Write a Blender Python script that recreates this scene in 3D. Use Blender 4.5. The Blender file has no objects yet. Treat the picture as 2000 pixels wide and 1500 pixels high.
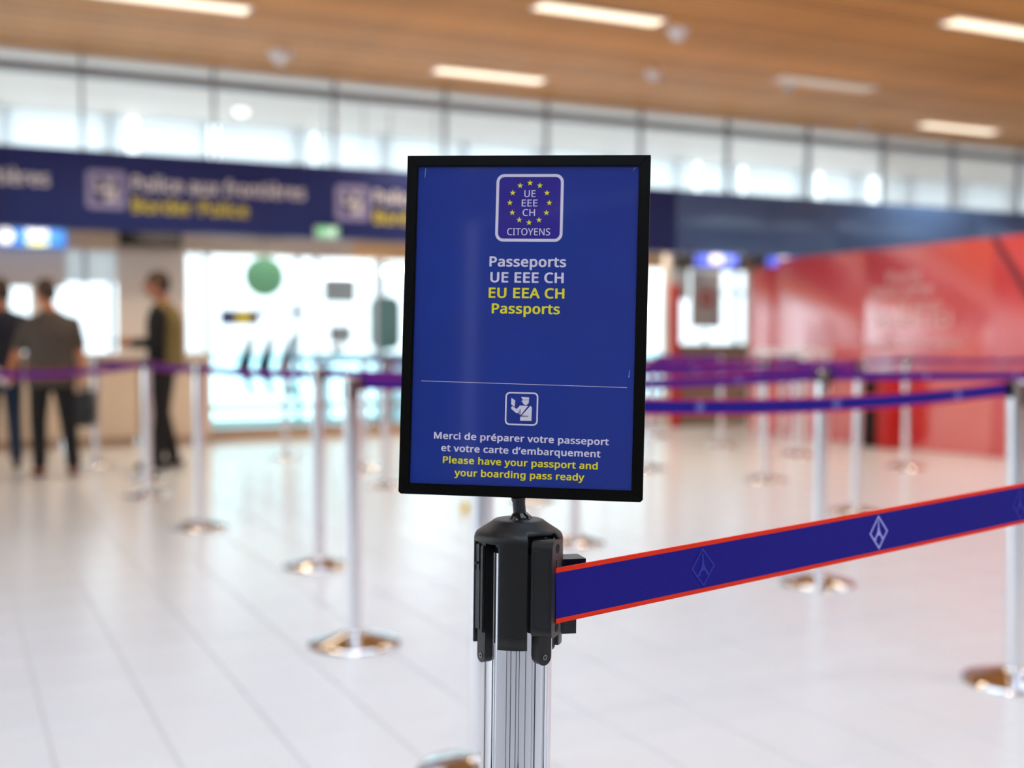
import bpy, bmesh, math, random, json
from mathutils import Vector, Matrix, Quaternion
random.seed(7)
sc = bpy.context.scene
C = sc.collection
R = math.radians

# ------------------------------------------------------------------ camera
F = 2300.0                      # focal length in pixels of the 2000 px wide frame
HC = 1.12                       # camera height
YAW, PITCH = R(25.56), math.atan(78 / 2300)
cam_d = bpy.data.cameras.new('camera'); cam = bpy.data.objects.new('camera', cam_d); C.objects.link(cam)
cam_d.sensor_width = 36; cam_d.lens = 36 * F / 2000
cam_d.clip_start = 0.05; cam_d.clip_end = 300
cam.location = (0, 0, HC)
cam.rotation_euler = (R(90) - PITCH, 0, -YAW)
cam_d.dof.use_dof = True; cam_d.dof.focus_distance = 1.005; cam_d.dof.aperture_fstop = 3.3
cam_d.dof.aperture_blades = 0
sc.camera = cam

# ------------------------------------------------------------------ world, exposure
SKY = 2.4
w = bpy.data.worlds.new('overcast_sky'); sc.world = w; w.use_nodes = True
bg = w.node_tree.nodes['Background']; bg.inputs[0].default_value = (0.80, 0.91, 1.0, 1); bg.inputs[1].default_value = SKY
# overcast sky: three times brighter at the zenith than at the horizon
_nt = w.node_tree; _tc = _nt.nodes.new('ShaderNodeTexCoord'); _sx = _nt.nodes.new('ShaderNodeSeparateXYZ'); _mr = _nt.nodes.new('ShaderNodeMapRange')
_mr.inputs['To Min'].default_value = SKY; _mr.inputs['To Max'].default_value = SKY * 3
_nt.links.new(_tc.outputs['Generated'], _sx.inputs[0]); _nt.links.new(_sx.outputs[2], _mr.inputs[0]); _nt.links.new(_mr.outputs[0], bg.inputs[1])
sc.view_settings.view_transform = 'Standard'; sc.view_settings.look = 'None'
sc.view_settings.gamma = 1; sc.view_settings.use_curve_mapping = False
sc.view_settings.exposure = 0.0
try:
    sc.cycles.max_bounces = 10; sc.cycles.diffuse_bounces = 5; sc.cycles.glossy_bounces = 5
    sc.cycles.transparent_max_bounces = 16; sc.cycles.sample_clamp_indirect = 6
    sc.cycles.use_denoising = True
except Exception: pass

ROOM = dict(x0=-9.0, x1=26.0, y0=-9.0, y1=13.8, h=4.17)

def area(name, loc, rot, sx, sy, power, col, portal=False):
    l = bpy.data.lights.new(name, 'AREA'); l.shape = 'RECTANGLE'; l.size = sx; l.size_y = sy; l.energy = power; l.color = col
    o = bpy.data.objects.new(name, l); C.objects.link(o); o.location = loc; o.rotation_euler = rot
    if portal: l.cycles.is_portal = True
    return o
# portals only guide sampling of the sky through the windows
area('window_portal', (-8.9, 8.5, 2.2), (R(90), 0, R(-90)), 15, 3.6, 1, (1, 1, 1), True)
area('window_portal', (8.5, 16.6, 2.1), (R(90), 0, R(180)), 35, 4.1, 1, (1, 1, 1), True)

# ------------------------------------------------------------------ frame helpers
FWD = Vector((math.sin(YAW), math.cos(YAW), 0)); RIGHT = Vector((math.cos(YAW), -math.sin(YAW), 0))
def cw(lat, dep, z=0.0):                 # metres to the right of and ahead of the camera
    return RIGHT * lat + FWD * dep + Vector((0, 0, z))
def fl(px, py):                          # floor point
    d = HC * F / (py - 672.0)
    return cw((px - 1000) / F * d, d, 0)
def onY(px, Y):                          # X on the plane y = Y
    u = (px - 1000) / F
    return Y * (FWD.x + RIGHT.x * u) / (FWD.y + RIGHT.y * u)
def depY(px, Y):
    u = (px - 1000) / F
    return Y / (FWD.y + RIGHT.y * u)
def hY(px, py, Y):                       # height on the plane y = Y
    return HC + (672 - py) * depY(px, Y) / F
def ceil_pt(px, py, h=ROOM['h']):
    d = (h - HC) * F / (672 - py)
    return cw((px - 1000) / F * d, d, h)

# ------------------------------------------------------------------ materials
def mat(name, col, rough=0.5, metal=0.0, coat=0.0, emit=None, es=0.0, spec=0.5, noise=0.0, nscale=20.0, bump=0.0, bscale=200.0, rand=0.0, stretch=None, sheen=0.0):
    m = bpy.data.materials.new(name); m.use_nodes = True
    nt = m.node_tree; b = nt.nodes['Principled BSDF']
    b.inputs['Base Color'].default_value = (*col, 1); b.inputs['Roughness'].default_value = rough
    b.inputs['Metallic'].default_value = metal; b.inputs['Coat Weight'].default_value = coat
    b.inputs['Coat Roughness'].default_value = 0.05; b.inputs['Specular IOR Level'].default_value = spec
    if sheen: b.inputs['Sheen Weight'].default_value = sheen
    if emit: b.inputs['Emission Color'].default_value = (*emit, 1); b.inputs['Emission Strength'].default_value = es
    tc = nt.nodes.new('ShaderNodeTexCoord'); src = tc.outputs['Object']
    if stretch:
        mp = nt.nodes.new('ShaderNodeMapping'); mp.inputs['Scale'].default_value = stretch
        nt.links.new(src, mp.inputs[0]); src = mp.outputs[0]
    if noise or rand:
        hsv = nt.nodes.new('ShaderNodeHueSaturation'); hsv.inputs['Color'].default_value = (*col, 1)
        add = nt.nodes.new('ShaderNodeMath'); add.operation = 'ADD'; add.inputs[0].default_value = 1.0; add.inputs[1].default_value = 0
        if noise:
            n = nt.nodes.new('ShaderNodeTexNoise'); n.inputs['Scale'].default_value = nscale; n.inputs['Detail'].default_value = 5
            nt.links.new(src, n.inputs['Vector'])
            mr = nt.nodes.new('ShaderNodeMapRange'); mr.inputs['From Min'].default_value = .25; mr.inputs['From Max'].default_value = .75
            mr.inputs['To Min'].default_value = 1 - noise; mr.inputs['To Max'].default_value = 1 + noise
            nt.links.new(n.outputs[0], mr.inputs[0]); nt.links.new(mr.outputs[0], add.inputs[0])
        if rand:
            oi = nt.nodes.new('ShaderNodeObjectInfo'); m2 = nt.nodes.new('ShaderNodeMapRange')
            m2.inputs['To Min'].default_value = -rand; m2.inputs['To Max'].default_value = rand
            nt.links.new(oi.outputs['Random'], m2.inputs[0]); nt.links.new(m2.outputs[0], add.inputs[1])
        nt.links.new(add.outputs[0], hsv.inputs['Value']); nt.links.new(hsv.outputs[0], b.inputs['Base Color'])
    if bump:
        n2 = nt.nodes.new('ShaderNodeTexNoise'); n2.inputs['Scale'].default_value = bscale; n2.inputs['Detail'].default_value = 3
        nt.links.new(src, n2.inputs['Vector'])
        bp = nt.nodes.new('ShaderNodeBump'); bp.inputs['Strength'].default_value = bump; bp.inputs['Distance'].default_value = .001
        nt.links.new(n2.outputs[0], bp.inputs['Height']); nt.links.new(bp.outputs[0], b.inputs['Normal'])
    return m
def coat_ior(m, v, r):
    b = m.node_tree.nodes['Principled BSDF']; b.inputs['Coat IOR'].default_value = v; b.inputs['Coat Roughness'].default_value = r

def glass(name, tint=(1, 1, 1), refl=1.0, ior=1.45, rough=0.0):
    m = bpy.data.materials.new(name); m.use_nodes = True; nt = m.node_tree
    for n in list(nt.nodes): nt.nodes.remove(n)
    out = nt.nodes.new('ShaderNodeOutputMaterial'); t = nt.nodes.new('ShaderNodeBsdfTransparent'); t.inputs[0].default_value = (*tint, 1)
    g = nt.nodes.new('ShaderNodeBsdfGlossy'); g.inputs['Roughness'].default_value = rough
    fr = nt.nodes.new('ShaderNodeFresnel'); fr.inputs[0].default_value = ior
    mul = nt.nodes.new('ShaderNodeMath'); mul.operation = 'MULTIPLY'; mul.inputs[1].default_value = refl
    mx = nt.nodes.new('ShaderNodeMixShader')
    nt.links.new(fr.outputs[0], mul.inputs[0]); nt.links.new(mul.outputs[0], mx.inputs[0])
    nt.links.new(t.outputs[0], mx.inputs[1]); nt.links.new(g.outputs[0], mx.inputs[2]); nt.links.new(mx.outputs[0], out.inputs[0])
    return m

def frosted(name, col, trans=0.5):
    m = bpy.data.materials.new(name); m.use_nodes = True; nt = m.node_tree
    for n in list(nt.nodes): nt.nodes.remove(n)
    out = nt.nodes.new('ShaderNodeOutputMaterial'); t = nt.nodes.new('ShaderNodeBsdfTranslucent'); t.inputs[0].default_value = (*col, 1)
    d = nt.nodes.new('ShaderNodeBsdfDiffuse'); d.inputs[0].default_value = (*col, 1)
    mx = nt.nodes.new('ShaderNodeMixShader'); mx.inputs[0].default_value = trans
    nt.links.new(d.outputs[0], mx.inputs[1]); nt.links.new(t.outputs[0], mx.inputs[2]); nt.links.new(mx.outputs[0], out.inputs[0])
    return m

M = {}
M['tile'] = mat('polished_floor_tile', (.67, .68, .70), rough=.24, spec=.62, noise=.03, nscale=3, rand=.012)
M['grout'] = mat('tile_grout', (.42, .41, .42), rough=.8)
M['slat'] = mat('oak_slat', (.66, .325, .085), rough=.5, noise=.16, nscale=2.0, rand=.22, stretch=(1, 12, 12))
M['ceil_back'] = mat('ceiling_void', (.12, .05, .012), rough=.9)
M['white_wall'] = mat('white_paint', (.72, .72, .72), rough=.6, noise=.02)
M['beige'] = mat('beige_laminate', (.70, .56, .42), rough=.4, noise=.03, nscale=2)
M['beige2'] = mat('pale_beige_laminate', (.66, .60, .54), rough=.45, noise=.03, nscale=2)
M['greige'] = mat('greige_panel', (.50, .43, .38), rough=.5, noise=.04, nscale=2)
M['orange_beige'] = mat('light_oak_panel', (.74, .50, .27), rough=.45, noise=.04, nscale=2)
M['plinth'] = mat('brown_plinth', (.42, .28, .19), rough=.5, noise=.05, nscale=4)
M['oak_panel'] = mat('warm_oak_panel', (.50, .32, .16), rough=.5, noise=.08, nscale=2)
M['brown'] = mat('taupe_brown_laminate', (.23, .175, .12), rough=.5, noise=.04, nscale=4)
M['soffit'] = mat('pale_plaster_soffit', (.92, .84, .78), rough=.7, noise=.02, nscale=3)
M['mull'] = mat('grey_aluminium', (.36, .37, .40), rough=.4, metal=.2)
M['rail'] = mat('mid_grey_steel', (.27, .285, .31), rough=.45)
M['frost'] = frosted('frosted_blind', (.80, .82, .83), .72)
M['clear'] = glass('clear_glass', (.98, .99, .985), .5)
M['cyan_glass'] = glass('aqua_tinted_glass', (.74, .955, .985), .8)
M['band1'] = mat('navy_fascia_panel', (.020, .034, .175), rough=.5, spec=.3)
M['band2'] = mat('teal_blue_gloss_panel', (.060, .135, .34), rough=.24, spec=.6, coat=.6)
M['print_white'] = mat('white_print', (.80, .78, .82), rough=.5)
M['print_lilac'] = mat('pale_lilac_print', (.36, .34, .60), rough=.5)
M['print_navy'] = mat('navy_print', (.03, .035, .16), rough=.5)
M['print_yellow'] = mat('yellow_print', (.78, .66, .03), rough=.5)
M['red'] = mat('red_gloss_laminate', (.74, .030, .028), rough=.33, spec=.55, coat=.7, noise=.03, nscale=1)
M['red2'] = mat('salmon_red_laminate', (.80, .070, .072), rough=.3, spec=.6, coat=1.0, noise=.03, nscale=1)
coat_ior(M['red'], 1.9, .22); coat_ior(M['red2'], 2.7, .16)
M['dark_red'] = mat('deep_red_laminate', (.50, .006, .004), rough=.5)
M['red_print'] = mat('pale_pink_print', (.82, .55, .55), rough=.5)
M['red_line'] = mat('dark_crimson_print', (.20, .012, .03), rough=.4)
M['chrome'] = mat('polished_chrome', (.72, .72, .75), rough=.05, metal=1.0)
M['chrome2'] = mat('satin_chrome', (.80, .80, .83), rough=.16, metal=1.0)
M['chrome_base'] = mat('chrome_floor_plate', (.62, .60, .60), rough=.07, metal=1.0)
M['black'] = mat('black_moulded_plastic', (.007, .0065, .0065), rough=.36, spec=.42, bump=.25, bscale=1500)
M['black_gloss'] = mat('black_glossy_plastic', (.008, .010, .016), rough=.18, bump=.1, bscale=300)
M['frame'] = mat('black_satin_frame', (.003, .0028, .0028), rough=.3, spec=.14)
M['rod'] = mat('black_gloss_rod', (.004, .004, .005), rough=.12)
M['poster'] = mat('poster_blue', (.0005, .026, .27), rough=.5, coat=.45, spec=.4, noise=.10, nscale=14)
M['poster2'] = mat('poster_violet_blue', (.020, .008, .26), rough=.5, coat=.45, spec=.4)
M['p_white'] = mat('poster_white_ink', (.76, .70, .82), rough=.5, coat=.6)
M['p_yellow'] = mat('poster_yellow_ink', (.86, .76, .01), rough=.5, coat=.6)
M['scratch'] = mat('pale_scratch', (.35, .45, .75), rough=.5)
M['web'] = mat('blue_webbing', (.012, .008, .235), rough=.75, bump=.5, bscale=2500, noise=.10, nscale=900, sheen=.0, spec=.2)
M['edge'] = mat('orange_red_webbing', (.93, .035, .006), rough=.7, bump=.4, bscale=2500, spec=.2)
M['logo'] = mat('lilac_woven_emblem', (.38, .36, .78), rough=.6)
M['logo_faint'] = mat('faint_blue_emblem', (.018, .018, .34), rough=.6)
M['screw'] = mat('steel_screw', (.30, .30, .30), rough=.3, metal=1)
M['void'] = mat('dark_hole', (.002, .002, .002), rough=.9)
M['lamp'] = mat('lit_lamp_diffuser', (.9, .9, .85), emit=(1, .80, .54), es=1.6)
M['lamp_off'] = mat('unlit_lamp_diffuser', (.78, .68, .55), rough=.5, emit=(1, .75, .48), es=.15)
M['fill_glow'] = mat('fill_panel', (.9, .9, .9), emit=(.60, .78, 1.0), es=3.1)  # glow of the added ceiling panels out of view
M['tube'] = mat('lit_white_tube', (.9, .9, .9), emit=(1, 1, 1), es=5)
M['dome'] = mat('white_plastic', (.80, .78, .80), rough=.3)
M['spot'] = mat('lit_spot', (.9, .9, .9), emit=(1, .98, .95), es=1.4)
M['dome_dark'] = mat('smoked_dome', (.45, .44, .46), rough=.12)
M['skin'] = mat('skin', (.48, .19, .10), rough=.5, noise=.05)
M['skin2'] = mat('warm_skin', (.62, .22, .09), rough=.5, noise=.05)
M['hair'] = mat('brown_hair', (.055, .028, .014), rough=.7, noise=.3, nscale=60)
M['polo'] = mat('grey_brown_knit', (.080, .062, .048), rough=.9, noise=.15, nscale=30)
M['navy_tee'] = mat('navy_cotton', (.012, .013, .024), rough=.9, noise=.15)
M['black_cloth'] = mat('black_cloth', (.008, .007, .007), rough=.9, noise=.15)
M['jeans'] = mat('dark_blue_denim', (.012, .028, .06), rough=.9, noise=.2, nscale=30)
M['khaki'] = mat('khaki_vest', (.20, .145, .045), rough=.85, noise=.15)
M['red_shoe'] = mat('rust_leather', (.18, .035, .018), rough=.5)
M['black_shoe'] = mat('black_leather', (.012, .011, .011), rough=.35)
M['paper'] = mat('white_paper', (.85, .83, .80), rough=.7)
M['bag'] = mat('black_nylon', (.010, .010, .011), rough=.6, bump=.3, bscale=600)
M['blue_sign'] = mat('lit_blue_sign', (.03, .16, .55), emit=(.06, .30, .95), es=.5)
M['sign_white'] = mat('lit_white_sign', (.9, .9, .9), emit=(1, 1, 1), es=.9)
M['sign_yellow'] = mat('lit_yellow_sign', (.8, .8, .1), emit=(.85, .85, .08), es=.9)
M['green_lit'] = mat('lit_green_sign', (.1, .5, .2), emit=(.10, .55, .22), es=.6)
M['screen'] = mat('lit_blue_screen', (.1, .15, .6), emit=(.13, .17, .95), es=1.0)
M['screen_txt'] = mat('lit_pale_text', (.8, .8, .9), emit=(.8, .78, 1), es=1.0)
M['black_panel'] = mat('unlit_led_panel', (.014, .011, .012), rough=.6, spec=.15)
M['green_disc'] = mat('green_vinyl', (.11, .34, .22), rough=.5)
M['sticker'] = mat('navy_vinyl', (.05, .065, .20), rough=.5)
M['teal_vinyl'] = mat('teal_vinyl', (.015, .16, .26), rough=.5)
M['yellow_vinyl'] = mat('yellow_vinyl', (.66, .58, .06), rough=.5)
M['board'] = mat('grey_board', (.40, .385, .38), rough=.6)
M['disc_red'] = mat('red_disc_print', (.42, .012, .012), rough=.5)
M['ground'] = mat('pale_forecourt', (.75, .75, .73), rough=.9)
M['yellow_plastic'] = mat('yellow_plastic', (.80, .58, .02), rough=.5)
M['teal_dark'] = mat('teal_upholstery', (.10, .22, .22), rough=.7)
M['monitor'] = mat('grey_monitor_back', (.32, .34, .35), rough=.5)

# ------------------------------------------------------------------ object helpers
def link(name, me, m=None, parent=None, loc=None, rot=None, matrix=None):
    o = bpy.data.objects.new(name, me); C.objects.link(o)
    if m is not None:
        me.materials.clear(); me.materials.append(m)
    if parent: o.parent = parent
    if loc is not None: o.location = loc
    if rot is not None: o.rotation_euler = rot
    if matrix is not None: o.matrix_local = matrix
    return o
def from_bm(name, bm, m, parent=None, smooth=False, **k):
    me = bpy.data.meshes.new(name); bmesh.ops.recalc_face_normals(bm, faces=bm.faces); bm.to_mesh(me); bm.free()
    if smooth:
        for p in me.polygons: p.use_smooth = True
        try: me.set_sharp_from_angle(angle=R(40))
        except Exception: pass
    return link(name, me, m, parent, **k)
def empty(name, loc=(0, 0, 0), rotz=0.0):
    o = bpy.data.objects.new(name, None); C.objects.link(o); o.location = loc; o.rotation_euler = (0, 0, rotz); o.empty_display_size = .1
    return o
def tag(o, label, cat, group=None, kind=None):
    if label: o['label'] = label
    if cat: o['category'] = cat
    if group: o['group'] = group
    if kind: o['kind'] = kind
    return o
def struct(o, label=None):
    o['kind'] = 'structure'
    if label: o['label'] = label
    return o
def bbox(bm, x0, x1, y0, y1, z0, z1, mtx=None):
    vs = [bm.verts.new((x, y, z)) for x in (x0, x1) for y in (y0, y1) for z in (z0, z1)]
    if mtx is not None:
        for v in vs: v.co = mtx @ v.co
    for f in ((0, 1, 3, 2), (4, 6, 7, 5), (0, 4, 5, 1), (2, 3, 7, 6), (0, 2, 6, 4), (1, 5, 7, 3)):
        bm.faces.new([vs[i] for i in f])
def box(name, x0, x1, y0, y1, z0, z1, m, parent=None, bev=0.0, mtx=None):
    bm = bmesh.new(); bbox(bm, x0, x1, y0, y1, z0, z1, mtx)
    if bev:
        bmesh.ops.bevel(bm, geom=bm.edges[:], offset=bev, segments=2, profile=.5, affect='EDGES')
    return from_bm(name, bm, m, parent, smooth=bool(bev))
def lathe(bm, prof, n=48, z_axis=True, close=True, c=(0, 0)):
    rings = []
    for r, z in prof:
        if r < 1e-6: rings.append([bm.verts.new((c[0], c[1], z))])
        else: rings.append([bm.verts.new((c[0] + r * math.cos(2 * math.pi * i / n), c[1] + r * math.sin(2 * math.pi * i / n), z)) for i in range(n)])
    for a, b in zip(rings, rings[1:]):
        for i in range(n):
            j = (i + 1) % n
            if len(a) == 1 and len(b) == 1: continue
            if len(a) == 1: bm.faces.new((a[0], b[i], b[j]))
            elif len(b) == 1: bm.faces.new((a[i], a[j], b[0]))
            else: bm.faces.new((a[i], a[j], b[j], b[i]))
def prism(bm, pts, d0, d1, mtx=None):     # polygon in xy extruded along z
    a = [bm.verts.new((x, y, d0)) for x, y in pts]; b = [bm.verts.new((x, y, d1)) for x, y in pts]
    if mtx is not None:
        for v in a + b: v.co = mtx @ v.co
    n = len(pts)
    bm.faces.new(a[::-1]); bm.faces.new(b)
    for i in range(n): bm.faces.new((a[i], a[(i + 1) % n], b[(i + 1) % n], b[i]))
def ring_prism(bm, outer, inner, d0, d1, mtx=None):
    n = len(outer)
    V = [[bm.verts.new((x, y, d)) for x, y in pl] for d in (d0, d1) for pl in (outer, inner)]
    if mtx is not None:
        for l in V:
            for v in l: v.co = mtx @ v.co
    o0, i0, o1, i1 = V
    for i in range(n):
        j = (i + 1) % n
        bm.faces.new((o1[i], o1[j], i1[j], i1[i])); bm.faces.new((o0[j], o0[i], i0[i], i0[j]))
        bm.faces.new((o0[i], o0[j], o1[j], o1[i])); bm.faces.new((i0[j], i0[i], i1[i], i1[j]))
def rrect(cx, cy, hw, hh, r, n=6):
    p = []
    for sx, sy, a0 in ((1, 1, 0), (-1, 1, 90), (-1, -1, 180), (1, -1, 270)):
        for k in range(n + 1):
            a = R(a0 + 90 * k / n); p.append((cx + sx * (hw - r) + r * math.cos(a), cy + sy * (hh - r) + r * math.sin(a)))
    return p
def circ(cx, cy, r, n=32): return [(cx + r * math.cos(2 * math.pi * i / n), cy + r * math.sin(2 * math.pi * i / n)) for i in range(n)]
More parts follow.
